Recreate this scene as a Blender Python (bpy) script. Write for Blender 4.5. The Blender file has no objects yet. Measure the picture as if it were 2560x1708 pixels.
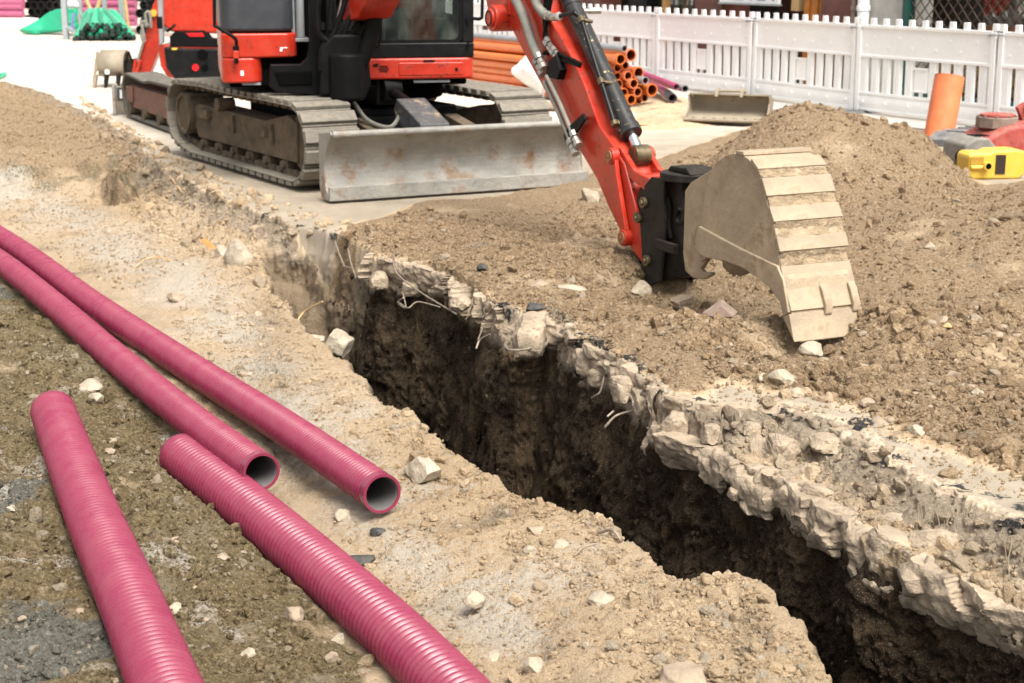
import bpy, bmesh, math, random
import numpy as np
from mathutils import Vector, Matrix
random.seed(7); RNG = np.random.default_rng(7)
SC = bpy.context.scene; COL = SC.collection
R = math.radians

# ------------------------------------------------------------------ camera, sky, sun
FPX, PITCH, CAMH = 4000.0, R(13.5), 1.8          # focal length in px of a 2560 wide picture
cd = bpy.data.cameras.new('camera'); cam = bpy.data.objects.new('camera', cd); COL.objects.link(cam)
cam.location = (0, 0, CAMH); cam.rotation_euler = (R(90) - PITCH, 0, 0)
cd.sensor_width = 36.0; cd.lens = 36.0 * FPX / 2560; cd.clip_start = 0.1; cd.clip_end = 2000
cd.dof.use_dof = True; cd.dof.focus_distance = 5.9; cd.dof.aperture_fstop = 6.0
SC.camera = cam
TOSUN = Vector((0.34, -0.62, 1.12)).normalized()
w = bpy.data.worlds.new("World"); SC.world = w; w.use_nodes = True
nt = w.node_tree; bg = nt.nodes['Background']; sky = nt.nodes.new('ShaderNodeTexSky')
sky.sky_type = 'NISHITA'; sky.sun_disc = False
sky.sun_elevation = math.asin(TOSUN.z); sky.sun_rotation = math.atan2(TOSUN.x, TOSUN.y)
sky.air_density = 1.0; sky.dust_density = 5.0; sky.ozone_density = 0.6
hs = nt.nodes.new('ShaderNodeHueSaturation'); hs.inputs['Saturation'].default_value = .10
nt.links.new(sky.outputs[0], hs.inputs['Color']); nt.links.new(hs.outputs[0], bg.inputs[0]); bg.inputs[1].default_value = 0.11
sd = bpy.data.lights.new('sun', 'SUN'); sd.energy = 2.3; sd.angle = R(34); sd.color = (1, .95, .87)
sun = bpy.data.objects.new('sun', sd); COL.objects.link(sun)
sun.rotation_euler = TOSUN.to_track_quat('Z', 'Y').to_euler(); sun.location = (5, -5, 12)
SC.view_settings.view_transform = 'Standard'; SC.view_settings.look = 'None'
SC.view_settings.exposure = 1.18; SC.view_settings.gamma = 1.0
SC.cycles.max_bounces = 6; SC.cycles.diffuse_bounces = 3; SC.cycles.use_denoising = True; SC.cycles.denoising_prefilter = 'ACCURATE'

# ------------------------------------------------------------------ picture -> place helpers
_cp, _sp = math.cos(PITCH), math.sin(PITCH)
def ray(px, py):
    a = (px - 1280) / FPX; b = (854 - py) / FPX
    return np.array([a, _cp + b * _sp, -_sp + b * _cp])
def gp(px, py, z=0.0):                            # point of the level z seen at a pixel of the photo
    d = ray(px, py); return np.array([0, 0, CAMH]) + (z - CAMH) / d[2] * d
def vp(px, py, o, n):                             # point of a vertical plane seen at a pixel
    d = ray(px, py); t = (o[0] * n[0] + o[1] * n[1]) / (d[0] * n[0] + d[1] * n[1])
    return np.array([0, 0, CAMH]) + t * d

# ------------------------------------------------------------------ noise (numpy)
_perm = np.random.default_rng(3).permutation(256); _perm = np.concatenate([_perm, _perm, _perm]).astype(np.int32)
_grad = np.random.default_rng(4).normal(size=(256, 3)); _grad /= np.linalg.norm(_grad, axis=1)[:, None]; _grad = _grad.astype(np.float32)
def perlin(x, y, z=None):
    x = np.asarray(x, np.float32); y = np.asarray(y, np.float32)
    xi = np.floor(x).astype(np.int32); yi = np.floor(y).astype(np.int32)
    fx = x - xi; fy = y - yi; xi &= 255; yi &= 255
    u = fx * fx * fx * (fx * (fx * 6 - 15) + 10); v = fy * fy * fy * (fy * (fy * 6 - 15) + 10)
    if z is None:
        def g(i, j):
            G = _grad[_perm[_perm[(xi + i)] + yi + j]]
            return G[..., 0] * (fx - i) + G[..., 1] * (fy - j)
        a = g(0, 0); b = g(1, 0); c = g(0, 1); d = g(1, 1)
        return 1.5 * ((a + u * (b - a)) + v * ((c + u * (d - c)) - (a + u * (b - a))))
    z = np.asarray(z, np.float32); zi = np.floor(z).astype(np.int32); fz = z - zi; zi &= 255
    t = fz * fz * fz * (fz * (fz * 6 - 15) + 10)
    def g(i, j, k):
        G = _grad[_perm[_perm[_perm[xi + i] + yi + j] + zi + k]]
        return G[..., 0] * (fx - i) + G[..., 1] * (fy - j) + G[..., 2] * (fz - k)
    def pl(k):
        a = g(0, 0, k); b = g(1, 0, k); c = g(0, 1, k); d = g(1, 1, k)
        e = a + u * (b - a); return e + v * (c + u * (d - c) - e)
    a = pl(0); return 1.5 * (a + t * (pl(1) - a))
def fbm(x, y, f, o, z=None, gain=.5, ridge=False):
    s = 0; amp = 1.0
    for i in range(o):
        n = perlin(x * f + 17.3 * i, y * f - 9.1 * i, None if z is None else z * f + 5.7 * i)
        if ridge: n = 1 - 2 * np.abs(n)
        s = s + amp * n; amp *= gain; f *= 2.03
    return s
def sst(a, b, x):
    t = np.clip((x - a) / (b - a), 0, 1); return t * t * (3 - 2 * t)

# ------------------------------------------------------------------ objects
WLOC = {}
def tag(o, label=None, cat=None, group=None, kind=None):
    if label: o['label'] = label
    if cat: o['category'] = cat
    if group: o['group'] = group
    if kind: o['kind'] = kind
    return o
def thing(name, label, cat, loc=(0, 0, 0), group=None):
    o = bpy.data.objects.new(name, None); COL.objects.link(o); o.location = loc; o.empty_display_size = .2
    WLOC[o.name] = np.array(loc, float); return tag(o, label, cat, group)
def link_mesh(name, me, m, parent, c):
    o = bpy.data.objects.new(name, me); COL.objects.link(o)
    base = WLOC[parent.name] if parent else np.zeros(3)
    o.location = np.asarray(c, float) - base
    WLOC[o.name] = np.asarray(c, float)
    if parent: o.parent = parent
    if m: me.materials.append(m)
    return o
def arr_mesh(name, V, F, m, parent=None, smooth=True, centre=True, attrs=None):
    """V (n,3), F (k,3) or (k,4) arrays -> one mesh object, origin at its own middle."""
    V = np.asarray(V, np.float64); F = np.asarray(F, np.int32)
    c = (V.min(0) + V.max(0)) / 2 if centre else np.zeros(3)
    me = bpy.data.meshes.new(name); k = F.shape[1]
    me.vertices.add(len(V)); me.vertices.foreach_set('co', (V - c).astype(np.float32).ravel())
    me.loops.add(F.size); me.loops.foreach_set('vertex_index', F.ravel())
    me.polygons.add(len(F)); me.polygons.foreach_set('loop_start', np.arange(0, F.size, k, dtype=np.int32))
    me.polygons.foreach_set('use_smooth', np.full(len(F), bool(smooth)))
    me.update(calc_edges=True)
    for an, av in (attrs or {}).items():
        av = np.asarray(av, np.float32)
        if av.ndim == 1:
            a = me.attributes.new(an, 'FLOAT', 'POINT'); a.data.foreach_set('value', av)
        else:
            a = me.attributes.new(an, 'FLOAT_COLOR', 'POINT'); a.data.foreach_set('color', av.ravel())
    return link_mesh(name, me, m, parent, c)

class MB:
    """collects simple solids (in the local frame T) that become ONE mesh"""
    def __init__(s, T=None): s.V = []; s.F = []; s.n = 0; s.T = T
    def add(s, V, F):
        V = np.asarray(V, float).reshape(-1, 3)
        if s.T is not None: V = s.T(V)
        s.V.append(V); s.F += [tuple(int(i) + s.n for i in f) for f in F]; s.n += len(V); return s
    def box(s, x0, x1, y0, y1, z0, z1, taper=None):
        V = [(x0, y0, z0), (x1, y0, z0), (x1, y1, z0), (x0, y1, z0), (x0, y0, z1), (x1, y0, z1), (x1, y1, z1), (x0, y1, z1)]
        if taper:
            cx, cy = (x0 + x1) / 2, (y0 + y1) / 2
            V = V[:4] + [(cx + (x - cx) * taper, cy + (y - cy) * taper, z) for x, y, z in V[4:]]
        return s.add(V, [(3, 2, 1, 0), (4, 5, 6, 7), (0, 1, 5, 4), (1, 2, 6, 5), (2, 3, 7, 6), (3, 0, 4, 7)])
    def prism(s, poly, a, b, ax='y'):             # outline in the other two axes, pushed from a to b along ax
        n = len(poly)
        def P(u, v, t): return {'y': (u, t, v), 'z': (u, v, t), 'x': (t, u, v)}[ax]
        V = [P(u, v, a) for u, v in poly] + [P(u, v, b) for u, v in poly]
        F = [tuple(range(n)), tuple(range(2 * n - 1, n - 1, -1))] + [(i, (i + 1) % n, n + (i + 1) % n, n + i) for i in range(n)]
        return s.add(V, F)
    def strip(s, path, th, a, b, ax='y'):         # open profile line with thickness th, pushed along ax
        p = np.array(path, float); d = np.gradient(p, axis=0); d /= np.linalg.norm(d, axis=1)[:, None]
        q = p + np.stack([-d[:, 1], d[:, 0]], 1) * th
        for i in range(len(p) - 1):
            s.prism([p[i], p[i + 1], q[i + 1], q[i]], a, b, ax)
        return s
    def cyl(s, p0, p1, r0, r1=None, seg=20, caps=True):
        return s.tube([p0, p1], [r0, r0 if r1 is None else r1], seg, caps)
    def tube(s, path, r, seg=10, caps=True):
        V, F = sweep(path, r, seg)
        F = [tuple(f) for f in F]; n = len(path)
        if caps: F += [tuple(range(seg - 1, -1, -1)), tuple(range((n - 1) * seg, n * seg))]
        return s.add(V, F)
    def ring(s, c, ax, ro, ri, t, seg=24):        # flat washer / tube section centred c, axis ax, length t
        ax = np.array(ax, float); ax /= np.linalg.norm(ax); c = np.array(c, float)
        u = np.cross(ax, (0, 0, 1) if abs(ax[2]) < .9 else (1, 0, 0)); u /= np.linalg.norm(u); v = np.cross(ax, u)
        V = []
        for rr, tt in ((ro, -t / 2), (ro, t / 2), (ri, t / 2), (ri, -t / 2)):
            for k in range(seg):
                a = 2 * math.pi * k / seg; V.append(c + ax * tt + rr * (u * math.cos(a) + v * math.sin(a)))
        F = []
        for j in range(4):
            for k in range(seg):
                k2 = (k + 1) % seg; j2 = (j + 1) % 4
                F.append((j * seg + k, j * seg + k2, j2 * seg + k2, j2 * seg + k))
        return s.add(V, F)
    def make(s, name, m, parent=None, bevel=0, angle=35, seg=2, smooth=True):
        V = np.concatenate(s.V); c = (V.min(0) + V.max(0)) / 2
        me = bpy.data.meshes.new(name); me.from_pydata((V - c).tolist(), [], s.F)
        bm = bmesh.new(); bm.from_mesh(me); bmesh.ops.recalc_face_normals(bm, faces=bm.faces); bm.to_mesh(me); bm.free()
        if smooth:
            me.polygons.foreach_set('use_smooth', np.full(len(me.polygons), True)); me.set_sharp_from_angle(angle=R(angle))
        o = link_mesh(name, me, m, parent, c)
        if bevel:
            b = o.modifiers.new('bevel', 'BEVEL'); b.width = bevel; b.segments = seg; b.limit_method = 'ANGLE'; b.angle_limit = R(40)
            b.harden_normals = smooth
        return o
def sweep(path, r, seg):
    p = np.array(path, float); n = len(p); r = np.broadcast_to(np.asarray(r, float), (n,))
    t = np.gradient(p, axis=0); t /= np.linalg.norm(t, axis=1)[:, None]
    up = np.array([0, 0, 1.]) if abs(t[0][2]) < .95 else np.array([1., 0, 0])
    U = np.zeros((n, 3)); u = np.cross(up, t[0]); u /= np.linalg.norm(u)
    for i in range(n):
        u = u - t[i] * (u @ t[i]); u /= np.linalg.norm(u); U[i] = u
    W = np.cross(t, U); a = np.arange(seg) * 2 * math.pi / seg
    V = p[:, None] + r[:, None, None] * (U[:, None] * np.cos(a)[None, :, None] + W[:, None] * np.sin(a)[None, :, None])
    i = np.arange(n - 1)[:, None] * seg; k = np.arange(seg)[None]; k2 = (k + 1) % seg
    F = np.stack([i + k, i + k2, i + seg + k2, i + seg + k], -1).reshape(-1, 4)
    return V.reshape(-1, 3), F
def smooth_path(pts, n=40):                       # Catmull-Rom through the points
    p = np.array(pts, float); p = np.vstack([2 * p[0] - p[1], p, 2 * p[-1] - p[-2]]); out = []
    m = len(p) - 3
    for q in np.linspace(0, m - 1e-6, n):
        i = int(q); t = q - i; a, b, c, d = p[i:i + 4]
        out.append(.5 * ((2 * b) + (c - a) * t + (2 * a - 5 * b + 4 * c - d) * t * t + (3 * b - a - 3 * c + d) * t ** 3))
    return np.array(out)
def even(path, step):
    p = np.array(path, float); s = np.concatenate([[0], np.cumsum(np.linalg.norm(np.diff(p, axis=0), axis=1))])
    q = np.arange(0, s[-1], step); return np.stack([np.interp(q, s, p[:, k]) for k in range(3)], 1)
def frame(o, heading):                            # local x to the machine's left in the picture.., y back, z up
    c, s = math.cos(heading), math.sin(heading); o = np.array(o, float)
    M = np.array([[c, s, 0], [-s, c, 0], [0, 0, 1.]])
    return lambda V: np.asarray(V, float) @ M + o
def copy_tree(o, parent=None):
    c = o.copy(); COL.objects.link(c)
    if parent: c.parent = parent
    for ch in [x for x in bpy.data.objects if x.parent == o]: copy_tree(ch, c)
    return c

# ------------------------------------------------------------------ materials
def mat(name, col, rough=.6, metal=0.0, var=.18, scale=6.0, bump=.0, bscale=40.0, dust=0.0, dustcol=(.42, .34, .24),
        rust=0.0, rustcol=(.16, .06, .025), spec=.5, chips=0.0, chipcol=(.05, .05, .05), coat=0.0):
    m = bpy.data.materials.new(name); m.use_nodes = True; t = m.node_tree; N = t.nodes; L = t.links
    b = N['Principled BSDF']; b.inputs['Roughness'].default_value = rough; b.inputs['Metallic'].default_value = metal
    b.inputs['Specular IOR Level'].default_value = spec; b.inputs['Coat Weight'].default_value = coat
    tc = N.new('ShaderNodeTexCoord')
    def noise(sc, det=5, rg=.6):
        n = N.new('ShaderNodeTexNoise'); n.inputs['Scale'].default_value = sc; n.inputs['Detail'].default_value = det
        n.inputs['Roughness'].default_value = rg; L.new(tc.outputs['Object'], n.inputs['Vector']); return n.outputs[0]
    def mapr(x, a, b_, c=0., d=1.):
        n = N.new('ShaderNodeMapRange'); n.inputs[1].default_value = a; n.inputs[2].default_value = b_
        n.inputs[3].default_value = c; n.inputs[4].default_value = d; L.new(x, n.inputs[0]); return n.outputs[0]
    def mix(f, a, b_):
        n = N.new('ShaderNodeMix'); n.data_type = 'RGBA'
        for s, v in ((n.inputs[0], f), (n.inputs[6], a), (n.inputs[7], b_)):
            if isinstance(v, (tuple, list)): s.default_value = (*v, 1)
            elif isinstance(v, float): s.default_value = v
            else: L.new(v, s)
        return n.outputs[2]
    lo = tuple(c * (1 - var) for c in col); hi = tuple(min(1, c * (1 + var)) for c in col)
    c = mix(mapr(noise(scale), .3, .7), lo, hi)
    if chips: c = mix(mapr(noise(scale * 5, 3), .70 - chips, .72 - chips), c, tuple(chipcol))
    if rust:
        c = mix(mapr(noise(scale * 1.3, 8, .7), .62 - rust * .25, .72 - rust * .2), c, tuple(rustcol))
    if dust:
        g = N.new('ShaderNodeNewGeometry'); sx = N.new('ShaderNodeSeparateXYZ'); L.new(g.outputs['Normal'], sx.inputs[0])
        up = mapr(sx.outputs[2], -.2, 1.0, .35, 1.0)
        mu = N.new('ShaderNodeMath'); mu.operation = 'MULTIPLY'; L.new(up, mu.inputs[0]); L.new(mapr(noise(scale * 2.2, 7, .7), .38, .68, 0, dust), mu.inputs[1])
        c = mix(mu.outputs[0], c, tuple(dustcol))
        r = N.new('ShaderNodeMix'); L.new(mu.outputs[0], r.inputs[0]); r.inputs[2].default_value = rough; r.inputs[3].default_value = .9
        L.new(r.outputs[0], b.inputs['Roughness'])
    L.new(c, b.inputs['Base Color'])
    if bump:
        bp = N.new('ShaderNodeBump'); bp.inputs['Strength'].default_value = bump; bp.inputs['Distance'].default_value = .02
        L.new(noise(bscale, 6, .65), bp.inputs['Height']); L.new(bp.outputs[0], b.inputs['Normal'])
    return m
DUST = (.42, .33, .22)
M = dict(
    red=mat('machine_red', (.45, .022, .007), .28, dust=.15, scale=5, var=.16, chips=.07, chipcol=(.10, .03, .02)),
    black=mat('machine_black', (.004, .0042, .0048), .5, dust=.10, dustcol=(.07, .058, .045), scale=6, spec=.12),
    blackplain=mat('cab_black', (.005, .0056, .007), .32, dust=.04, scale=6, spec=.2),
    dark=mat('dark_void', (.003, .003, .003), .9, spec=.05),
    grey=mat('hood_grey', (.032, .036, .043), .40, dust=.18, scale=5, dustcol=(.2, .19, .17)),
    track=mat('track_steel', (.20, .17, .13), .7, metal=.2, dust=.75, dustcol=(.34, .29, .22), rust=.25, rustcol=(.17, .10, .055), scale=9, bump=.4, bscale=60),
    shoe=mat('track_shoe', (.15, .135, .11), .75, dust=.75, dustcol=(.29, .25, .19), rust=.12, rustcol=(.25, .15, .07), scale=11, bump=.35, bscale=80),
    frame=mat('track_frame', (.07, .05, .031), .85, dust=.8, dustcol=(.20, .15, .095), var=.4, scale=7, bump=.5, bscale=50),
    blade=mat('blade_steel', (.27, .26, .235), .6, metal=.15, rust=.42, rustcol=(.19, .10, .05), scale=3.2, dust=.6, dustcol=(.40, .36, .29), bump=.6, bscale=22, var=.3),
    bucket=mat('bucket_beige', (.335, .26, .175), .62, dust=.5, dustcol=(.33, .25, .165), scale=4, bump=.3, bscale=38, rust=.34, rustcol=(.235, .165, .10), var=.28, chips=.03, chipcol=(.22, .19, .15)),
    bucketdark=mat('bucket_edge', (.33, .26, .18), .6, dust=.4, dustcol=(.33, .25, .16), scale=6, bump=.2, bscale=45),
    coupler=mat('coupler_black', (.008, .008, .008), .5, spec=.2, dust=.5, dustcol=(.085, .064, .043), scale=8, bump=.15),
    steel=mat('hose_steel', (.42, .40, .36), .35, metal=.7, dust=.2, scale=12),
    chrome=mat('chrome', (.7, .7, .7), .12, metal=1.0, var=.05),
    hose=mat('grey_hose', (.20, .20, .175), .6, dust=.3, scale=10, bump=.1),
    rubber=mat('black_rubber', (.004, .004, .004), .6, spec=.12, dust=.1, dustcol=(.1, .085, .07)),
    grease=mat('greasy_steel', (.13, .10, .055), .35, metal=.5, var=.5, scale=20),
    pin=mat('pin_rust', (.30, .12, .05), .5, metal=.3, dust=.3, var=.4, scale=30),
    pink=mat('pink_plastic', (.200, .022, .055), .25, dust=.18, dustcol=(.33, .15, .14), scale=4, var=.05),
    pipein=mat('pipe_inside', (.11, .105, .105), .4, var=.08, scale=4, dust=.1),
    orange=mat('orange_plastic', (.66, .165, .035), .35, scale=3, var=.08),
    orangedusty=mat('orange_dusty', (.68, .175, .06), .5, scale=4, var=.12, dust=.35, dustcol=(.65, .35, .2)),
    greyplastic=mat('grey_plastic', (.25, .26, .27), .4, scale=5),
    purple=mat('purple_plastic', (.34, .04, .11), .4, scale=4),
    white=mat('white_plastic', (.86, .87, .865), .45, var=.05, scale=3, dust=.25, dustcol=(.62, .56, .48)),
    whitegrey=mat('white_dimple', (.55, .53, .50), .6, var=.05),
    galv=mat('galvanised', (.42, .45, .47), .4, metal=.6, scale=20),
    foot=mat('rubber_foot', (.10, .105, .11), .75, dust=.5, dustcol=(.36, .33, .29), scale=6, bump=.2),
    yellow=mat('yellow_plastic', (.66, .41, .02), .42, dust=.8, dustcol=(.40, .34, .22), scale=7, var=.1),
    brown=mat('dark_label', (.018, .008, .005), .6, var=.3),
    redcast=mat('red_casting', (.34, .04, .03), .6, dust=.75, dustcol=(.30, .21, .16), scale=8, bump=.3),
    castbrown=mat('dusty_casting', (.20, .14, .11), .75, dust=.6, dustcol=(.34, .27, .21), scale=9, bump=.3),
    engine=mat('grey_cover', (.15, .14, .125), .65, dust=.6, dustcol=(.36, .32, .26), scale=7),
    green=mat('green_plastic', (.02, .40, .205), .35, var=.15, scale=3),
    greenb=mat('green_plastic_dark', (.012, .235, .125), .4, var=.15, scale=3),
    greendark=mat('green_tube_end', (.012, .018, .016), .6),
    wood=mat('raw_wood', (.42, .22, .07), .7, var=.25, scale=10),
    timber=mat('pale_timber', (.55, .36, .17), .7, var=.2, scale=8),
    wire=mat('rusty_wire', (.26, .21, .16), .6, metal=.4, var=.35, scale=30),
    tarp=mat('white_sheet', (.82, .82, .80), .7, var=.03),
    rootfib=mat('dry_roots', (.26, .21, .15), .9, var=.3, scale=30),
)
# ------------------------------------------------------------------ the ground: one sheet with the dug trench, the broken slab edge and the heaps
PX_A = [(-400, 150), (-150, 180), (0, 205), (90, 225), (160, 255), (250, 300), (330, 345), (420, 415), (490, 460), (560, 498), (640, 525), (700, 548), (760, 575), (830, 600), (932, 643), (1007, 655), (1098, 693), (1139, 724), (1218, 757), (1289, 786), (1380, 790), (1450, 844), (1517, 888), (1552, 935), (1613, 949), (1670, 986), (1736, 1010), (1821, 1020), (1925, 1015), (2137, 1062), (2194, 1128), (2340, 1204), (2491, 1270), (2560, 1307), (2800, 1420), (3300, 1700)]
PX_B = [(770, 640), (850, 668), (924, 705), (957, 728), (1065, 745), (1139, 786), (1197, 819), (1264, 869), (1363, 877), (1384, 902), (1467, 956), (1542, 990), (1570, 1020), (1618, 1069), (1802, 1175), (1892, 1227), (1972, 1274), (2090, 1325), (2184, 1420), (2368, 1491), (2560, 1575), (2900, 1760)]
PX_C = [(640, 660), (690, 740), (770, 850), (860, 910), (960, 1010), (1040, 1060), (1130, 1130), (1230, 1190), (1290, 1240), (1380, 1265), (1470, 1290), (1540, 1310), (1600, 1390), (1680, 1450), (1730, 1500), (1800, 1500), (1860, 1490), (1940, 1545), (2000, 1620), (2040, 1708), (2160, 1900), (2330, 2250)]
XA = np.array([gp(*p)[:2] for p in PX_A]); XB = np.array([gp(*p, -.2)[:2] for p in PX_B]); XC = np.array([gp(*p, -.27)[:2] for p in PX_C])
POLY_S = np.vstack([XA, [(12, 1.5), (40, 1.5), (40, 60), (-40, 60), (-40, 30)]])
POLY_T = np.vstack([XB, XC[::-1]])
GX0, GX1, GY0, GY1, GS = -9.5, 7.0, 1.6, 26.0, .016
gx = np.arange(GX0, GX1, GS, dtype=np.float32); gy = np.arange(GY0, GY1, GS, dtype=np.float32)
GXX, GYY = np.meshgrid(gx, gy)                    # [row y, col x]
def sdist(poly, X, Y):                            # signed distance, + inside
    d = np.full(X.shape, 1e9, np.float32); ins = np.zeros(X.shape, bool); n = len(poly)
    for i in range(n):
        ax, ay = poly[i]; bx, by = poly[(i + 1) % n]; ex, ey = bx - ax, by - ay
        t = np.clip(((X - ax) * ex + (Y - ay) * ey) / (ex * ex + ey * ey + 1e-12), 0, 1)
        d = np.minimum(d, (X - ax - t * ex) ** 2 + (Y - ay - t * ey) ** 2)
        if ay != by:
            c = ((ay > Y) != (by > Y)) & (X < ex * (Y - ay) / ey + ax); ins ^= c
    return np.where(ins, np.sqrt(d), -np.sqrt(d))
# ragged edges: look the outlines up at noise-shifted places
n1 = fbm(GXX, GYY, 2.2, 5); n2 = fbm(GXX + 40, GYY - 13, 2.2, 5)
near = sst(20, 5, GYY)
WX = GXX + (.045 + .05 * (1 - near)) * n1; WY = GYY + (.045 + .05 * (1 - near)) * n2
dS = sdist(POLY_S, WX, WY); dT = sdist(POLY_T, WX - .02 * n2, WY + .02 * n1)
# level of the dug-out ground between given heights (px, py, z)
CTRL = [(80, 640, -.30), (300, 790, -.28), (520, 950, -.28), (720, 1080, -.28), (960, 1240, -.275), (400, 560, -.30), (150, 480, -.30), (0, 480, -.28), (700, 720, -.27),
        (760, 820, -.24), (950, 1000, -.24), (1200, 1180, -.25), (1180, 1300, -.27), (1480, 1330, -.25), (1500, 1500, -.26), (1250, 1650, -.30), (1750, 1600, -.2), (1650, 1690, -.22), (1900, 1640, -.17), (1820, 1520, -.17),
        (150, 1040, -.29), (260, 1330, -.285), (400, 1690, -.26), (460, 1900, -.25), (451, 1150, -.395), (620, 1270, -.40), (770, 1400, -.41), (953, 1570, -.41), (1100, 1720, -.41), (560, 1330, -.34), (700, 1500, -.33), (800, 1680, -.35),
        (300, 1080, -.20), (400, 1230, -.20), (480, 1380, -.24), (50, 850, -.27), (80, 1150, -.25), (60, 1500, -.20), (150, 1650, -.19), (0, 1300, -.22), (230, 950, -.24), (560, 1500, -.33)]
num = np.zeros(GXX.shape, np.float32); den = num + 1e-6
for px, py, z in CTRL:
    q = gp(px, py, z); s = .06 * q[1] * .8
    g = np.exp(-((GXX - q[0]) ** 2 + (GYY - q[1]) ** 2) / (2 * s * s)) + 1e-5 / (1 + (GXX - q[0]) ** 2 + (GYY - q[1]) ** 2)
    num += g * z; den += g
LOW = num / den + .007 * fbm(GXX * .9 + .35 * GYY, GYY * 5.5 - GXX * 2.0, 2.2, 3) * sst(12, 9, GYY) + .022 * fbm(GXX, GYY, 1.3, 3) * sst(14, 9, GYY)
def bump(cx, cy, rx, ry, rot, p=2.0):
    c, s = math.cos(rot), math.sin(rot); dx, dy = GXX - cx, GYY - cy
    return np.exp(-(np.abs(((dx * c + dy * s) / rx)) ** 2 + np.abs((-dx * s + dy * c) / ry) ** 2) ** (p / 2))
# spoil on the left: a bank of sandy soil over the slab edge with two pits
LOW += .42 * bump(-7.4, 18.6, 2.3, 2.2, .2, 3) + .12 * bump(-5.4, 16.4, 1.2, 1.0, .5, 2.5) + .26 * bump(-4.7, 15.45, .85, .55, .25, 3) + .2 * bump(-7.2, 15.6, 1.5, 1.2, 0)
LOW -= .40 * bump(-3.5, 14.3, .34, .38, .3, 4) + .16 * bump(-4.6, 14.5, .55, .28, .2, 3) + .20 * bump(-5.9, 15.1, .6, .4, .1, 3) + .13 * bump(-5.6, 16.2, .5, .4, .2, 3) + .06 * bump(-4.9, 13.7, .6, .4, 0)
LOW += .07 * bump(-2.0, 10.9, .5, .35, .5) + .10 * bump(-1.75, 10.2, .35, .5, .3)
BK = sdist(np.array([gp(*p, -.28)[:2] for p in [(-500, 480), (0, 462), (90, 470), (150, 452), (230, 462), (285, 500), (350, 505), (385, 455), (430, 470), (480, 480), (560, 470), (420, 330), (100, 180), (-500, 100)]]), WX + .12 * n2, WY + .12 * n1)
LOW = LOW + np.clip(-.05 + .06 * fbm(GXX, GYY, 1.4, 3) - LOW, 0, 1) * sst(0, .20, BK) - .14 * bump(-4.55, 15.3, .5, .35, .2, 3) - .12 * bump(-3.55, 14.9, .28, .4, .2, 3)
# outside street and trench: scarp from the slab edge down to the dug level
dA = np.maximum(-dS, 0)
blk = fbm(GXX, GYY, 5.5, 4, ridge=True)
right = sst(9.5, 7.2, GYY) * sst(-.6, .2, GXX)
wid = (.24 + .10 * fbm(GXX, GYY, 1.7, 2)) * (1 - right) + right * .30
g = .34 * np.exp(-(dA / .03) ** 2) + .66 * np.exp(-(dA / wid) ** 1.6)
OUT = LOW * (1 - g) + np.minimum(0, LOW * 0 - .01) * g + .045 * blk * np.exp(-((dA - .16) / .14) ** 2) * (1 - .3 * right)
OUT -= right * np.exp(-((dA - .09) / .05) ** 2) * .05 * (1 + n1)
rb = right * sst(.55, .36, dA)
OUT = OUT * (1 - rb) + rb * (-.045 - .10 * sst(0, .26, dA) + .022 * blk + .012 * fbm(GXX, GYY, 7, 3))
# street: flat slab with spoil spread over it
ST = .004 * fbm(GXX, GYY, .8, 3)
def in_px(poly): return sdist(np.array([gp(*p)[:2] for p in poly]), WX + .10 * n2, WY + .10 * n1)
dirt = in_px([(800, 600), (870, 563), (960, 540), (1060, 503), (1200, 497), (1330, 480), (1440, 440), (1560, 425), (1640, 400), (1710, 372), (1850, 325), (1960, 285), (2240, 300), (2400, 440), (2480, 470), (2600, 440), (2900, 480),
              (2760, 1280), (2560, 1195), (2450, 1150), (2200, 1055), (2000, 990), (1820, 955), (1760, 1000), (1640, 970), (1540, 905), (1470, 850), (1300, 780), (1150, 725), (1000, 652), (870, 618)])
sp = sst(-.04, .25, dirt)
HEAP = .57 * bump(2.43, 11.9, .80, 1.15, -.08, 3) + .20 * bump(1.72, 11.5, .55, .9, 0, 2.4) + .05 * bump(1.3, 11.6, .7, .7, 0) + .18 * bump(2.6, 10.5, .8, 1.1, 0, 2) + .13 * bump(2.6, 9.2, 1.0, 1.0, 0, 2) + .24 * bump(3.5, 9.2, .75, .8, 0, 2) + .24 * bump(3.75, 10.3, .6, .8, 0, 3)
HEAP += .12 * bump(3.1, 12.05, .35, .35, 0) + .10 * bump(2.3, 12.4, .5, .3, 0) - .10 * bump(2.72, 12.2, .22, .4, 0)
HEAP -= .30 * bump(1.15, 8.55, .62, .42, -.5, 3) + .16 * bump(1.50, 7.45, .40, .30, .42, 3) + .05 * bump(2.55, 8.35, .25, .16, .2)
HEAP = np.maximum(HEAP, -.13) - .22 * bump(1.12, 8.28, .34, .26, -.5, 3) + .15 * bump(1.80, 7.62, .20, .16, .4, 3)
ST = ST + sp * (.045 + .05 * bump(.4, 9.3, .8, .5, 0) + .02 * fbm(GXX, GYY, 1.6, 3) + HEAP)
ST += sst(0, .4, in_px([(1590, 330), (1570, 250), (1450, 225), (1300, 200), (1750, 238), (2000, 300)])) * .05
Z = np.where(dS > 0, ST, OUT)
# the trench: steep walls cut down from the rim, floor out of sight
rim = np.where(dS > 0, -.1, OUT)
wob = 1 + .25 * fbm(GXX, GYY, 2.5, 3)
hd = sst(10.0, 8.8, GYY + .5 * GXX + .15 * n1); FLOOR = -2.1 * hd - .42 * (1 - hd) + .06 * fbm(GXX, GYY, 2, 2)
head = sst(10.4, 8.6, GYY + .5 * GXX)             # the near-left end is shallow and sloped
depth = np.maximum(dT, 0) * (1.4 + 11 * head * np.clip(wob, .6, 1.6))
TR = np.maximum(rim - depth, FLOOR)
Z = np.where((dT > 0), np.minimum(Z, TR), Z)
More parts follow.
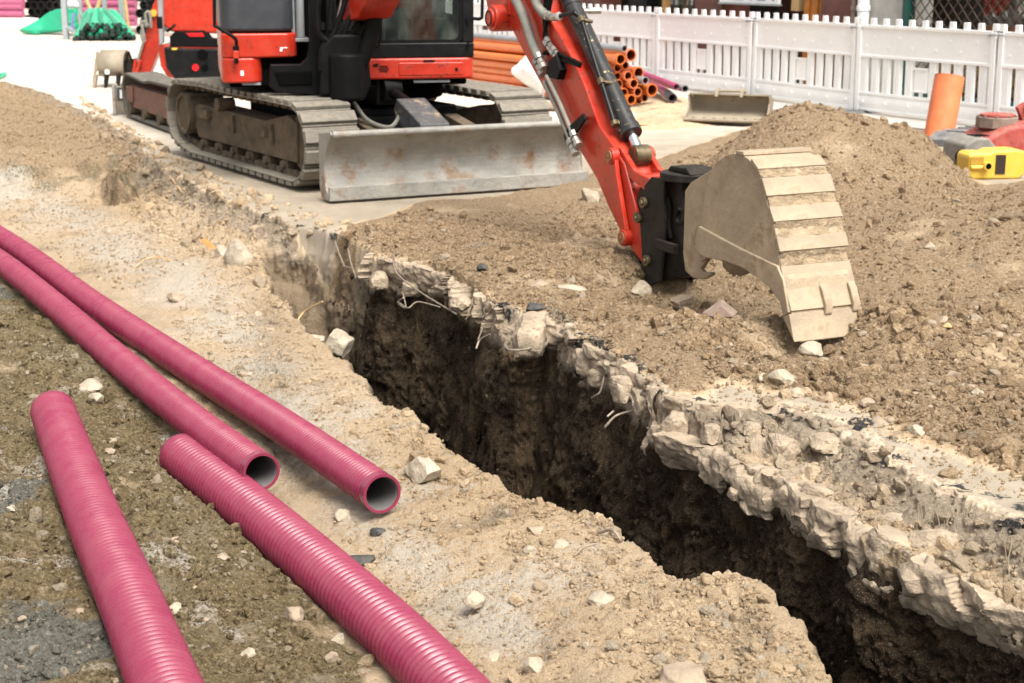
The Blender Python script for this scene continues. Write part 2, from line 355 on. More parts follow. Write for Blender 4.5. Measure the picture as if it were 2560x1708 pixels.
# clod ridge on the near lip
q = gp(1790, 1490, -.2); Z += np.where(dT <= 0, .05 * np.exp(-(((GXX - q[0]) / .13) ** 2 + ((GYY - q[1]) / .09) ** 2)), 0)
# lumpy relief of the loose soil, none on the clean slab or deep in the trench
clean = np.where(dS > 0, 1 - sst(-.1, .12, dirt), 0)
clean *= np.where(in_px([(1590, 330), (1570, 250), (1450, 225), (1300, 200), (1750, 238), (2000, 300)]) > 0, .3, 1)
loose = (1 - clean)
lump = fbm(GXX, GYY, 9, 3, gain=.5)
Z += loose * np.where(dT > .03, 0, 1) * (.010 * lump + .008 * np.maximum(fbm(GXX + 7, GYY, 20, 2), 0))

_dg = sdist(np.array([gp(*p, -.27)[:2] for p in [(-600, 640), (0, 680), (140, 780), (300, 940), (420, 1040), (560, 1200), (700, 1340), (900, 1560), (1000, 1720), (1100, 1900), (-900, 1900)]]), GXX, GYY)
Z += sst(0, .15, _dg) * (.045 * fbm(GXX - 5, GYY + 2, 3.6, 3) + .016 * fbm(GXX, GYY + 9, 11, 3))
PIPE_R1, PIPE_R2 = .078, .100
def pc(px, py, z): return gp(px, py, z)
PIPES = [  # centre lines (far end first), radius
    (smooth_path([pc(-60, 555, -.20), pc(71, 640, -.20), pc(236, 762, -.20), pc(472, 917, -.20), pc(708, 1067, -.20), pc(956, 1235, -.195)], 60), PIPE_R1),
    (smooth_path([pc(-170, 545, -.20), pc(0, 655, -.20), pc(142, 768, -.20), pc(283, 890, -.20), pc(472, 1046, -.20), pc(654, 1180, -.20)], 60), PIPE_R1),
    (smooth_path([pc(454, 1140, -.30), pc(600, 1253, -.30), pc(767, 1392, -.31), pc(953, 1555, -.31), pc(1092, 1690, -.31), pc(1215, 1820, -.31)], 60), PIPE_R2),
    (smooth_path([pc(133, 1030, -.19), pc(183, 1165, -.185), pc(243, 1316, -.18), pc(323, 1497, -.17), pc(409, 1708, -.16), pc(466, 1850, -.155)], 60), PIPE_R2)]
for path, rr in PIPES:                            # the soil is pressed down where the pipes lie
    for p in even(path, .03):
        i0 = int((p[0] - .22 - GX0) / GS); j0 = int((p[1] - .22 - GY0) / GS); k = int(.44 / GS)
        if i0 < 0 or j0 < 0 or i0 + k > len(gx) or j0 + k > len(gy): continue
        sl = (slice(j0, j0 + k), slice(i0, i0 + k)); dd = (GXX[sl] - p[0]) ** 2 + (GYY[sl] - p[1]) ** 2
        low = p[2] - np.sqrt(np.maximum(rr * rr - dd, 0)) + .012
        d1 = np.sqrt(dd); low = np.where(d1 < rr * .75, low, p[2] - rr + .035 + np.maximum(d1 - rr * .8, 0) * 1.1)
        Z[sl] = np.where(d1 < rr * 2.0, np.minimum(Z[sl], low), Z[sl])
Z = Z.astype(np.float32)
def bil(A, x, y):
    u = np.clip((np.asarray(x) - GX0) / GS, 0, len(gx) - 1.001); v = np.clip((np.asarray(y) - GY0) / GS, 0, len(gy) - 1.001)
    i = u.astype(int); j = v.astype(int); a = u - i; b = v - j
    return (A[j, i] * (1 - a) + A[j, i + 1] * a) * (1 - b) + (A[j + 1, i] * (1 - a) + A[j + 1, i + 1] * a) * b
def gz(x, y): return float(bil(Z, x, y))
# zones for the ground material: street slab, lime dust, dark dig and painted hollow shade, trench soil / broken concrete, tar, heap
zs = clean
ql = [gp(*p, -.28)[:2] for p in [(0, 470), (130, 520), (330, 640), (480, 760), (600, 880), (680, 960), (780, 1100), (1000, 1330), (1150, 1450), (1300, 1560)]]
dl = np.full(GXX.shape, 9., np.float32)
for a, b in zip(ql[:-1], ql[1:]):
    e = b - a; t = np.clip(((GXX - a[0]) * e[0] + (GYY - a[1]) * e[1]) / (e @ e), 0, 1)
    dl = np.minimum(dl, np.hypot(GXX - a[0] - t * e[0], GYY - a[1] - t * e[1]))
zl = np.exp(-(dl / (.034 * GYY)) ** 2) * sst(-.9, .3, fbm(GXX, GYY, 2.2, 5)) * (dS < 0)
zl = np.maximum(zl, .7 * sst(.25, .6, fbm(GXX + 31, GYY - 7, 2.6, 4)) * (dS < 0) * sst(9, 7, GYY))
zl = np.maximum(zl, .75 * np.exp(-((GXX - gp(1330, 1440, -.26)[0]) / .28) ** 2 - ((GYY - gp(1330, 1440, -.26)[1]) / .2) ** 2))
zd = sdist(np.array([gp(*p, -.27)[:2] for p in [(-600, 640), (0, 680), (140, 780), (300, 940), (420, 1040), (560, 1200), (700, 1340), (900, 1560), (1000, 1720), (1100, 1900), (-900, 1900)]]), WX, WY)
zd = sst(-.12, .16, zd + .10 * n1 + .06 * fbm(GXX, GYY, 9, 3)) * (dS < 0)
zg = zd * sst(.25, .75, .8 * fbm(GXX + 3, GYY + 8, 1.5, 4) + 1.0 * np.exp(-((GXX - gp(130, 1590, -.2)[0]) / .33) ** 2 - ((GYY - gp(130, 1590, -.2)[1]) / .4) ** 2))
zd = np.maximum(zd, .55 * np.clip(bump(-4.45, 15.1, .6, .35, .2, 3) + bump(-3.55, 14.6, .35, .45, .2, 3), 0, 1)); zh_b = BK > 0  # shade in the two far-left hollows, painted in with the dark soil colour
zt = np.where(dT > 0, sst(.02, .12, dT), 0)
zc = np.exp(-((dA - .08) / .12) ** 2) * (dS <= 0) * (.75 + .25 * right)
zc = np.maximum(zc, np.where((dS > 0) & (dS < .05) & (GYY < 9.0), .7, 0))
tar = sst(.25, .8, fbm(GXX - 11, GYY + 4, 6, 4) + .35 * fbm(GXX, GYY, 2, 2) + .38 * right) * np.exp(-((dS - .03) / .10) ** 2) * sst(18, 15, GYY)
zh = np.where(dS > 0, sst(-.05, .1, dirt), 0) * sst(-.3, .3, fbm(GXX, GYY, 1.1, 4) + .5)
zh = np.maximum(zh, np.clip(1.3 * bump(-6.4, 17.0, 2.6, 3.0, .2, 3), 0, 1) * (dS < 0) * .8)
zh = np.maximum(zh, sst(-.05, .15, BK) * (dS < 0) * .75)

# columns are directions from the picture's standpoint, rows follow the relief so that steep walls stay finely divided
def build_ground():
    tc_ = np.concatenate([np.linspace(-1.7, -.50, 24), np.arange(-.49, .47, .00088), np.linspace(.48, 1.7, 24)])
    NR = 1450; nc = len(tc_)
    d = np.exp(np.linspace(math.log(2.2), math.log(25.8), 3600)); X = np.empty((NR, nc)); Y = np.empty((NR, nc))
    dd = np.diff(d); dm = d[:-1]; W = np.empty((nc, len(dd)), np.float32)
    for k, t in enumerate(tc_):
        z = bil(Z, t * d, d); dz = np.diff(z)
        wv = np.where(dz < 0, .2, .8) * np.where(z[:-1] < -.9, .3, 1.0)
        W[k] = np.sqrt((1.9 * dd / dm) ** 2 + (wv * dz) ** 2) / dm
    for _ in range(3):                            # neighbours share nearly the same row spacing
        c = np.cumsum(np.vstack([np.repeat(W[:1], 13, 0), W, np.repeat(W[-1:], 12, 0)]), axis=0); W = (c[25:] - c[:-25]) / 25
    W = W[:nc]
    for k, t in enumerate(tc_):
        s = np.concatenate([[0], np.cumsum(W[min(k, len(W) - 1)])])
        Y[:, k] = np.interp(np.linspace(0, s[-1], NR), s, d); X[:, k] = t * Y[:, k]
    Zg = bil(Z, X, Y)
    P = np.stack([X, Y, Zg], -1)
    du = np.gradient(P, axis=1); dv = np.gradient(P, axis=0)
    Nn = np.cross(du, dv); Nn /= np.linalg.norm(Nn, axis=2)[..., None] + 1e-12
    st = 1 - np.clip(Nn[..., 2], 0, 1)
    dTb = bil(dT.astype(np.float32), X, Y); zn = .04 * fbm(X, Y, 3, 3)
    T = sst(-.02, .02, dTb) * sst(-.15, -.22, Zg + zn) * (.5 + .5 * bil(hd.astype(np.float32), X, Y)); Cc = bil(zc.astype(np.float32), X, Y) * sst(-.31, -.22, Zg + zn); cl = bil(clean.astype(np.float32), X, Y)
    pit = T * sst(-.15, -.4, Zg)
    f = lambda fr, o, **k: fbm(P[..., 0], P[..., 1], fr, o, P[..., 2], **k)
    rough = f(13, 3, gain=.6); rough4 = f(24, 3, gain=.65)
    amp = .0035 + .0085 * (1 - cl) + .016 * Cc
    big = f(4.5, 3)
    fall = np.clip((26 - Y) / 6, 0, 1) * np.clip((1.7 - np.abs(X / Y)) * 5, 0, 1)
    D = (amp * rough + .020 * np.clip(T * st * 1.6, 0, 1) * rough4 + (.035 * np.clip(T * st * 1.5, 0, 1) + .02 * Cc) * big) * fall
    D *= np.where(cl > .8, .5, 1)
    P = P + Nn * D[..., None]
    # far rows out to the horizon
    far = [26.5, 30, 40, 60, 100, 200, 600]
    Pf = np.stack([np.stack([tc_ * y, np.full(nc, y), np.zeros(nc)], -1) for y in far]); P = np.vstack([P, Pf]); nr = P.shape[0]
    ev = lambda A, dflt: np.concatenate([bil(A.astype(np.float32), X, Y), np.full((len(far), nc), dflt)])
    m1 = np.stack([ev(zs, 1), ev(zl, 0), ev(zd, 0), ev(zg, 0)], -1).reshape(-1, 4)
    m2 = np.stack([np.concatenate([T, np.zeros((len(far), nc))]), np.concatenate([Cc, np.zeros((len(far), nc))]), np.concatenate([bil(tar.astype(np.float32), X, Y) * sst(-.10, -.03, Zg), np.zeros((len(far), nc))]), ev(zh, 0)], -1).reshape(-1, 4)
    i = np.arange(nr - 1)[:, None] * nc; k = np.arange(nc - 1)[None]
    Fq = np.stack([i + k, i + k + 1, i + nc + k + 1, i + nc + k], -1).reshape(-1, 4)
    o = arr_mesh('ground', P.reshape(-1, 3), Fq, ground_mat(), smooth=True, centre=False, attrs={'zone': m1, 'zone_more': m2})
    tag(o, kind='structure'); return o

def soil_tree(name, clod=False):
    m = bpy.data.materials.new(name); m.use_nodes = True; t = m.node_tree; N = t.nodes; L = t.links
    b = N['Principled BSDF']; b.inputs['Roughness'].default_value = .93; b.inputs['Specular IOR Level'].default_value = .2
    geo = N.new('ShaderNodeNewGeometry')
    def noise(sc, det=6, rg=.62):
        n = N.new('ShaderNodeTexNoise'); n.inputs['Scale'].default_value = sc; n.inputs['Detail'].default_value = det; n.inputs['Roughness'].default_value = rg
        L.new(geo.outputs['Position'], n.inputs['Vector']); return n.outputs[0]
    def mapr(x, a, b_, c=0., d=1.):
        n = N.new('ShaderNodeMapRange'); n.inputs[1].default_value = a; n.inputs[2].default_value = b_; n.inputs[3].default_value = c; n.inputs[4].default_value = d
        L.new(x, n.inputs[0]); return n.outputs[0]
    def mix(f, a, b_, mode='MIX'):
        n = N.new('ShaderNodeMix'); n.data_type = 'RGBA'; n.blend_type = mode
        for s, v in ((n.inputs[0], f), (n.inputs[6], a), (n.inputs[7], b_)):
            if isinstance(v, tuple): s.default_value = (*v, 1)
            elif isinstance(v, float): s.default_value = v
            else: L.new(v, s)
        return n.outputs[2]
    def mul(a, b_):
        n = N.new('ShaderNodeMath'); n.operation = 'MULTIPLY'
        for s, v in ((n.inputs[0], a), (n.inputs[1], b_)):
            if isinstance(v, float): s.default_value = v
            else: L.new(v, s)
        return n.outputs[0]
    def add(a, b_):
        n = N.new('ShaderNodeMath'); n.operation = 'ADD'; L.new(a, n.inputs[0]); L.new(b_, n.inputs[1]) if not isinstance(b_, float) else setattr(n.inputs[1], 'default_value', b_); return n.outputs[0]
    at = []
    for an in ('zone', 'zone_more'):
        a = N.new('ShaderNodeAttribute'); a.attribute_name = an; s = N.new('ShaderNodeSeparateColor'); L.new(a.outputs['Color'], s.inputs[0])
        at += [s.outputs[0], s.outputs[1], s.outputs[2], a.outputs['Alpha']]
    street, lime, dark, greyz, trench, conc, tarz, pit = at
    n_med = noise(3.2); n_big = noise(.9, 4); n_fine = noise(60, 6, .7); n_gr = noise(190, 3, .7)
    c = mix(mapr(n_big, .35, .65), (.53, .385, .235), (.66, .505, .34))
    c = mix(mapr(n_med, .52, .70, 0, .55), c, (.255, .178, .105))
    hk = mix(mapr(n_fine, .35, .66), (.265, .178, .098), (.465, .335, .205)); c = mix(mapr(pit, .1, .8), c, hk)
    c = mix(mapr(n_fine, .54, .68, 0, .75), c, (.56, .465, .345))
    c = mix(mapr(n_gr, .43, .32, 0, .5), c, (.18, .125, .072))
    c = mix(mapr(n_fine, .42, .30, 0, .6), c, (.20, .135, .075))
    # loose dark soil of the dig at the lower left, with grey patches; also the painted hollow shade
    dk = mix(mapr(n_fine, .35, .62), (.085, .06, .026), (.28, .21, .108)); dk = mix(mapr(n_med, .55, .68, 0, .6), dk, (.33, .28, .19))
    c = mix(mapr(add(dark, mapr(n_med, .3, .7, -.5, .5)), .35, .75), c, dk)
    gk = mix(mapr(n_fine, .35, .65), (.085, .082, .066), (.225, .215, .18))
    c = mix(mapr(add(greyz, mapr(n_med, .3, .7, -.45, .45)), .3, .75), c, gk)
    # lime dust
    c = mix(mul(mapr(add(lime, mapr(n_fine, .35, .65, -.45, .45)), .25, .95), .75), c, (.60, .55, .475))
    # clean slab
    slab = mix(mapr(n_med, .35, .65), (.46, .41, .34), (.54, .49, .415))
    sx_ = N.new('ShaderNodeSeparateXYZ'); L.new(geo.outputs['Position'], sx_.inputs[0])
    slab = mix(mapr(add(sx_.outputs[1], mapr(n_big, .3, .7, -1.5, 1.5)), 14., 19.), mix(mapr(n_med, .35, .65), (.25, .208, .155), (.32, .272, .208)), slab)
    slab = mix(mapr(n_fine, .55, .75, 0, .4), slab, (.30, .24, .17))
    c = mix(mapr(add(street, mapr(n_fine, .3, .7, -.3, .3)), .35, .7), c, slab)
    # broken concrete
    ck = mix(mapr(n_fine, .35, .65), (.28, .215, .15), (.49, .405, .305)); ck = mix(mapr(n_med, .48, .68, 0, .6), ck, (.25, .185, .12))
    c = mix(mapr(add(conc, mapr(n_med, .3, .7, -.35, .35)), .25, .6), c, ck)
    # damp earth of the trench
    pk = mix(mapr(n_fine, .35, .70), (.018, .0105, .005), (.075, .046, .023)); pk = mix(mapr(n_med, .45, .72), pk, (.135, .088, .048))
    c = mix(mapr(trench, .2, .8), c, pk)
    c = mix(mapr(add(tarz, mapr(n_fine, .3, .7, -.3, .3)), .35, .6), c, (.022, .022, .023))
    c = mix(mapr(n_gr, .56, .70, 0, .5), c, (.52, .45, .36))
    if clod:
        a = N.new('ShaderNodeAttribute'); a.attribute_name = 'tone'
        c = mix(1.0, c, mix(a.outputs['Fac'], (.78, .76, .74), (1.25, 1.24, 1.22)), 'MULTIPLY')
        w = N.new('ShaderNodeAttribute'); w.attribute_name = 'stone'
        c = mix(w.outputs['Fac'], c, mix(n_fine, (.38, .30, .205), (.58, .49, .375)))
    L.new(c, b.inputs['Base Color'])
    h = add(mul(n_fine, 1.0), mul(n_gr, .45))
    bp = N.new('ShaderNodeBump'); bp.inputs['Distance'].default_value = .035; bp.inputs['Strength'].default_value = .9
    L.new(h, bp.inputs['Height']); L.new(bp.outputs[0], b.inputs['Normal'])
    sm = mapr(street, 0., .6, 1.0, .22); L.new(sm, bp.inputs['Strength'])
    return m
def ground_mat(): return soil_tree('soil')
ground = build_ground()

# ------------------------------------------------------------------ loose clods and gravel (nobody could count them), copied as raw vertices into one mesh each
def ico(sub):
    bm = bmesh.new(); bmesh.ops.create_icosphere(bm, subdivisions=sub, radius=1)
    V = np.array([v.co[:] for v in bm.verts]); F = np.array([[v.index for v in f.verts] for f in bm.faces]); bm.free(); return V, F
def rock_verts(sub, seed, cuts=9, rough=.08, flat=1.0, freq=1.6):
    rg = np.random.default_rng(seed); V, F = ico(sub)
    for _ in range(cuts):
        n = rg.normal(size=3); n /= np.linalg.norm(n); h = rg.uniform(.45, .82)
        d = V @ n; V = V - np.maximum(d - h, 0)[:, None] * n * .97
    o = rg.uniform(-50, 50, 3)
    nn = fbm(V[:, 0] + o[0], V[:, 1] + o[1], freq, 4, V[:, 2] + o[2])
    V = V * (1 + rough * nn)[:, None]; V[:, 2] *= flat
    return V, F
def scatter(name, pts, rad, sub, label, sink=.35, stone=None, seed=1):
    rg = np.random.default_rng(seed); protos = [rock_verts(sub, 100 + k, cuts=9, rough=.20, flat=rg.uniform(.6, .95)) for k in range(10)]
    n = len(pts); Vs = []; Fs = []; tn = []; zo = []; sn = []; off = 0
    z = bil(Z, pts[:, 0], pts[:, 1])
    kk = rg.integers(0, 10, n)
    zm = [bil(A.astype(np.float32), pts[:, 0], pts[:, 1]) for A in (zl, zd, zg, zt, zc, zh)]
    if stone is None: stone = np.zeros(n)
    for k in range(10):
        I = np.where(kk == k)[0]
        if not len(I): continue
        V, F = protos[k]; m = len(I)
        q = rg.normal(size=(m, 4)); q /= np.linalg.norm(q, axis=1)[:, None]; a, b, c, d = q.T
        Rm = np.stack([1 - 2 * (c * c + d * d), 2 * (b * c - a * d), 2 * (b * d + a * c), 2 * (b * c + a * d), 1 - 2 * (b * b + d * d), 2 * (c * d - a * b), 2 * (b * d - a * c), 2 * (c * d + a * b), 1 - 2 * (b * b + c * c)], -1).reshape(m, 3, 3)
        W = np.einsum('mij,vj->mvi', Rm, V) * rad[I][:, None, None]
        W += np.stack([pts[I, 0], pts[I, 1], z[I] + rad[I] * (1 - 2 * sink) * .7], -1)[:, None]
        Vs.append(W.reshape(-1, 3)); Fs.append((F[None] + (np.arange(m) * len(V))[:, None, None] + off).reshape(-1, 3)); off += m * len(V)
        tn.append(np.repeat(rg.random(m), len(V))); sn.append(np.repeat(stone[I], len(V)))
        zo.append(np.repeat(np.stack([zm[0][I] * .5, zm[1][I], zm[2][I], zm[3][I], zm[4][I], zm[5][I]], -1), len(V), 0))
    zo = np.concatenate(zo); o_ = np.zeros(len(zo)); tn = np.concatenate(tn)
    z1 = np.stack([o_, zo[:, 0], zo[:, 1], zo[:, 2]], -1); z2 = np.stack([zo[:, 3], zo[:, 4] * .6, o_, zo[:, 5]], -1)
    o = arr_mesh(name, np.concatenate(Vs), np.concatenate(Fs), CLOD, smooth=False, centre=False, attrs={'zone': z1, 'zone_more': z2, 'tone': tn, 'stone': np.concatenate(sn)})
    return tag(o, label, 'soil clods' if 'clod' in name else 'gravel', kind='stuff')
CLOD = soil_tree('clods', True)
def pick(poly, n, zl_=-.1, seed=0, avoid=True):
    rg = np.random.default_rng(seed); Q = np.array([gp(*p, zl_)[:2] for p in poly]); out = []
    lo, hi = Q.min(0), Q.max(0)
    while sum(map(len, out)) < n:
        c = rg.uniform(lo, hi, (n * 3, 2)); c = c[sdist(Q, c[:, 0], c[:, 1]) > 0]
        c = c[bil(dT.astype(np.float32), c[:, 0], c[:, 1]) < .01]
        out.append(c)
        if not len(c): break
    return np.concatenate(out)[:n]
PCENT = [even(p, .05) for p, _ in PIPES]
def off_pipes(P):
    k = np.ones(len(P), bool)
    for c, (_, rr) in zip(PCENT, PIPES):
        for q in c: k &= np.hypot(P[:, 0] - q[0], P[:, 1] - q[1]) > rr * 1.12
    return P[k]
def sizes(n, lo, hi, seed, p=2.3): return np.clip(lo * np.random.default_rng(seed).random(n) ** (-1 / p), lo, hi)
HEAPZ = [(1400, 560), (1560, 430), (1710, 375), (1980, 285), (2240, 300), (2440, 470), (2900, 480), (2900, 1250), (2450, 1140), (2000, 985), (1800, 940), (1560, 880), (1380, 780), (1300, 640)]
HEAPF = [(1250, 560), (1560, 560), (1640, 700), (1500, 850), (1250, 740), (950, 630), (1000, 520)]
HEAPN = [(1560, 800), (2100, 760), (2560, 800), (2900, 1000), (2560, 1180), (2150, 1010), (1800, 930)]
rg = np.random.default_rng(30)
P_ = np.concatenate([pick(HEAPZ, 5200, .12, 1), pick(HEAPF, 1300, .04, 2), pick(HEAPN, 2600, .03, 3)])
scatter('soil_clods', P_, sizes(len(P_), .009, .042, 4, 2.8), 2, 'loose sandy clods of the spoil heap around the bucket', seed=5, stone=(rg.random(len(P_)) < .05) * .8)
P_ = pick(HEAPN, 2600, .03, 60); P_ = P_[fbm(P_[:, 0], P_[:, 1], 1.6, 3) > .05]
scatter('soil_clods', P_, sizes(len(P_), .015, .045, 61, 2.6), 2, 'rounded clods gathered at the foot of the spoil heap', seed=62, sink=.3)
P_ = np.concatenate([pick(HEAPZ, 30000, .12, 31), pick(HEAPF, 9000, .04, 32), pick(HEAPN, 9000, .03, 33), pick([(800, 600), (1500, 500), (1560, 860), (1500, 860), (1150, 715), (930, 640)], 6000, .03, 34)])
scatter('soil_clods', P_, sizes(len(P_), .0045, .013, 35, 2.6), 1, 'fine crumbs of sandy soil covering the spoil heap', seed=36)
BANK = [(560, 640), (640, 660), (770, 850), (960, 1010), (1230, 1190), (1540, 1310), (1720, 1480), (1860, 1480), (2040, 1708), (2200, 2000), (1200, 2000), (1000, 1500), (700, 1100), (420, 800)]
LIP = [(1000, 1020), (1230, 1180), (1540, 1310), (1720, 1470), (1860, 1470), (2040, 1708), (1900, 1740), (1600, 1560), (1300, 1380), (1050, 1180)]
P_ = off_pipes(np.concatenate([pick(BANK, 900, -.26, 6), pick(LIP, 500, -.25, 7), pick([(1700, 1480), (1870, 1470), (2050, 1720), (1650, 1740), (1480, 1600)], 500, -.2, 17)]))
scatter('bank_clods', P_, sizes(len(P_), .007, .03, 8, 2.4), 2, 'sandy clods lying on the bank between trench and pink pipes', seed=9, stone=(np.random.default_rng(2).random(len(P_)) < .12) * 1.0)
P_ = off_pipes(np.concatenate([pick(BANK, 14000, -.26, 37), pick(LIP, 5000, -.25, 38), pick([(1700, 1480), (1870, 1470), (2050, 1720), (1650, 1740), (1480, 1600)], 3000, -.2, 39)]))
scatter('bank_clods', P_, sizes(len(P_), .0028, .009, 40, 2.4), 1, 'fine sand crumbs on the bank between trench and pink pipes', seed=41)
DARK = [(-100, 700), (60, 720), (300, 940), (430, 1060), (560, 1220), (900, 1560), (1100, 1900), (-100, 1900)]
P_ = off_pipes(pick(DARK, 2600, -.27, 10)); rg = np.random.default_rng(3)
scatter('gravel_clods', P_, sizes(len(P_), .008, .036, 11, 2.4), 2, 'damp brown clods and gravel around the pink pipes', stone=(rg.random(len(P_)) < .16) * .7, seed=12)
P_ = off_pipes(pick(DARK, 16000, -.27, 42))
scatter('gravel_clods', P_, sizes(len(P_), .003, .010, 43, 2.3), 1, 'fine damp crumbs and grit around the pink pipes', stone=(rg.random(len(P_)) < .12) * .7, seed=44)
EDGE = [(200, 270), (420, 415), (560, 495), (830, 600), (1000, 660), (900, 690), (700, 760), (600, 640), (420, 560), (300, 480)]
P_ = pick(EDGE, 900, -.15, 13); rg = np.random.default_rng(4)
scatter('rubble', P_, sizes(len(P_), .015, .06, 14, 2.6), 2, 'crumbled concrete and stones below the broken slab edge', stone=(rg.random(len(P_)) < .25) * .6, seed=15)
P_ = np.concatenate([pick(EDGE, 7000, -.15, 45), pick([(-60, 205), (160, 230), (420, 415), (560, 640), (300, 700), (0, 520)], 14000, -.2, 46)]); P_ = P_[bil(clean.astype(np.float32), P_[:, 0], P_[:, 1]) < .35]
scatter('rubble', P_, sizes(len(P_), .006, .018, 47, 2.5), 1, 'fine crumbs of soil and concrete below the broken slab edge', stone=(rg.random(len(P_)) < .10) * .6, seed=48)
Q = np.concatenate([np.array(XB[12:]) + np.random.default_rng(k).normal(0, .11, (len(XB) - 12, 2)) + np.array([.10, .05]) for k in range(160)])
Q = Q[(bil(dT.astype(np.float32), Q[:, 0], Q[:, 1]) < .0) & (bil(dS.astype(np.float32), Q[:, 0], Q[:, 1]) < .03)]
rg = np.random.default_rng(6)
scatter('slab_rubble', Q, sizes(len(Q), .006, .045, 16, 2.0), 2, 'concrete crumbs on the broken slab face above the trench', stone=(rg.random(len(Q)) < .5) * .7, seed=18)
WALL = np.argwhere((dT > .01) & (dT < .16) & (GYY < 10.2) & (Z > -1.1))
WALL = WALL[np.random.default_rng(50).permutation(len(WALL))[:2600]]; P_ = np.stack([gx[WALL[:, 1]], gy[WALL[:, 0]]], 1).astype(float)
_keep = zt; zt = np.ones_like(zt)
scatter('wall_gravel', P_, sizes(len(P_), .006, .028, 51, 2.4), 2, 'stones and crumbs sticking out of the dark trench wall', stone=(np.random.default_rng(52).random(len(P_)) < .08) * .35, seed=53, sink=.8); zt = _keep
# ------------------------------------------------------------------ stones one could pick up
STONE = mat('pale_stone', (.38, .32, .24), .9, var=.28, scale=9, dust=.5, dustcol=(.36, .285, .20), bump=.7, bscale=38)
STONED = mat('dusty_stone', (.29, .225, .16), .92, var=.25, scale=10, dust=.4, dustcol=(.38, .29, .19), bump=.5, bscale=40)
TARST = mat('black_stone', (.030, .030, .030), .75, var=.5, scale=14, dust=.3, dustcol=(.2, .17, .13), bump=.5, bscale=40)
BROKEN = mat('broken_concrete', (.36, .285, .205), .93, var=.42, scale=7, dust=.6, dustcol=(.34, .26, .175), bump=1.0, bscale=32, rust=.2, rustcol=(.20, .14, .09))
ROCKM = {}
def rock(px, py, wpx, label, m, zl_=-.27, flat=.75, cuts=10, seed=0, name='rock', yaw=None, tall=1.0, group=None, sink=.40, lift=0):
    q = gp(px, py, zl_); q = gp(px, py + wpx * .12, max(gz(q[0], q[1]), zl_ - .06))
    r = wpx * (q[1] * 1.02) / FPX / 2
    V, F = rock_verts(4, seed, cuts, .10, 1.0, 1.8)
    rg = np.random.default_rng(seed); a = rg.uniform(0, 6.28) if yaw is None else yaw
    S = V * np.array([1.12, .92, flat * tall])
    V = np.stack([S[:, 0] * math.cos(a) - S[:, 1] * math.sin(a), S[:, 0] * math.sin(a) + S[:, 1] * math.cos(a), S[:, 2]], -1) * r * 1.08
    zz = max(gz(q[0], q[1]), zl_ - .06); V += np.array([q[0], q[1], zz + (flat * tall - 2 * sink * flat) * r + lift])
    o = arr_mesh(name, V, F, m, smooth=True); o.data.set_sharp_from_angle(angle=R(28))
    return tag(o, label, 'stone', group)
def block_verts(sub, seed, cuts):
    rg = np.random.default_rng(seed); V, F = ico(sub); V = np.sign(V) * np.abs(V) ** .45; V /= np.abs(V).max()
    for _ in range(cuts):
        n = rg.normal(size=3); n /= np.linalg.norm(n); h = rg.uniform(.80, 1.15); d = V @ n; V = V - np.maximum(d - h, 0)[:, None] * n * .97
    o = rg.uniform(-50, 50, 3); V = V * (1 + .09 * fbm(V[:, 0] + o[0], V[:, 1] + o[1], 1.9, 4, V[:, 2] + o[2], gain=.55))[:, None]; return V, F
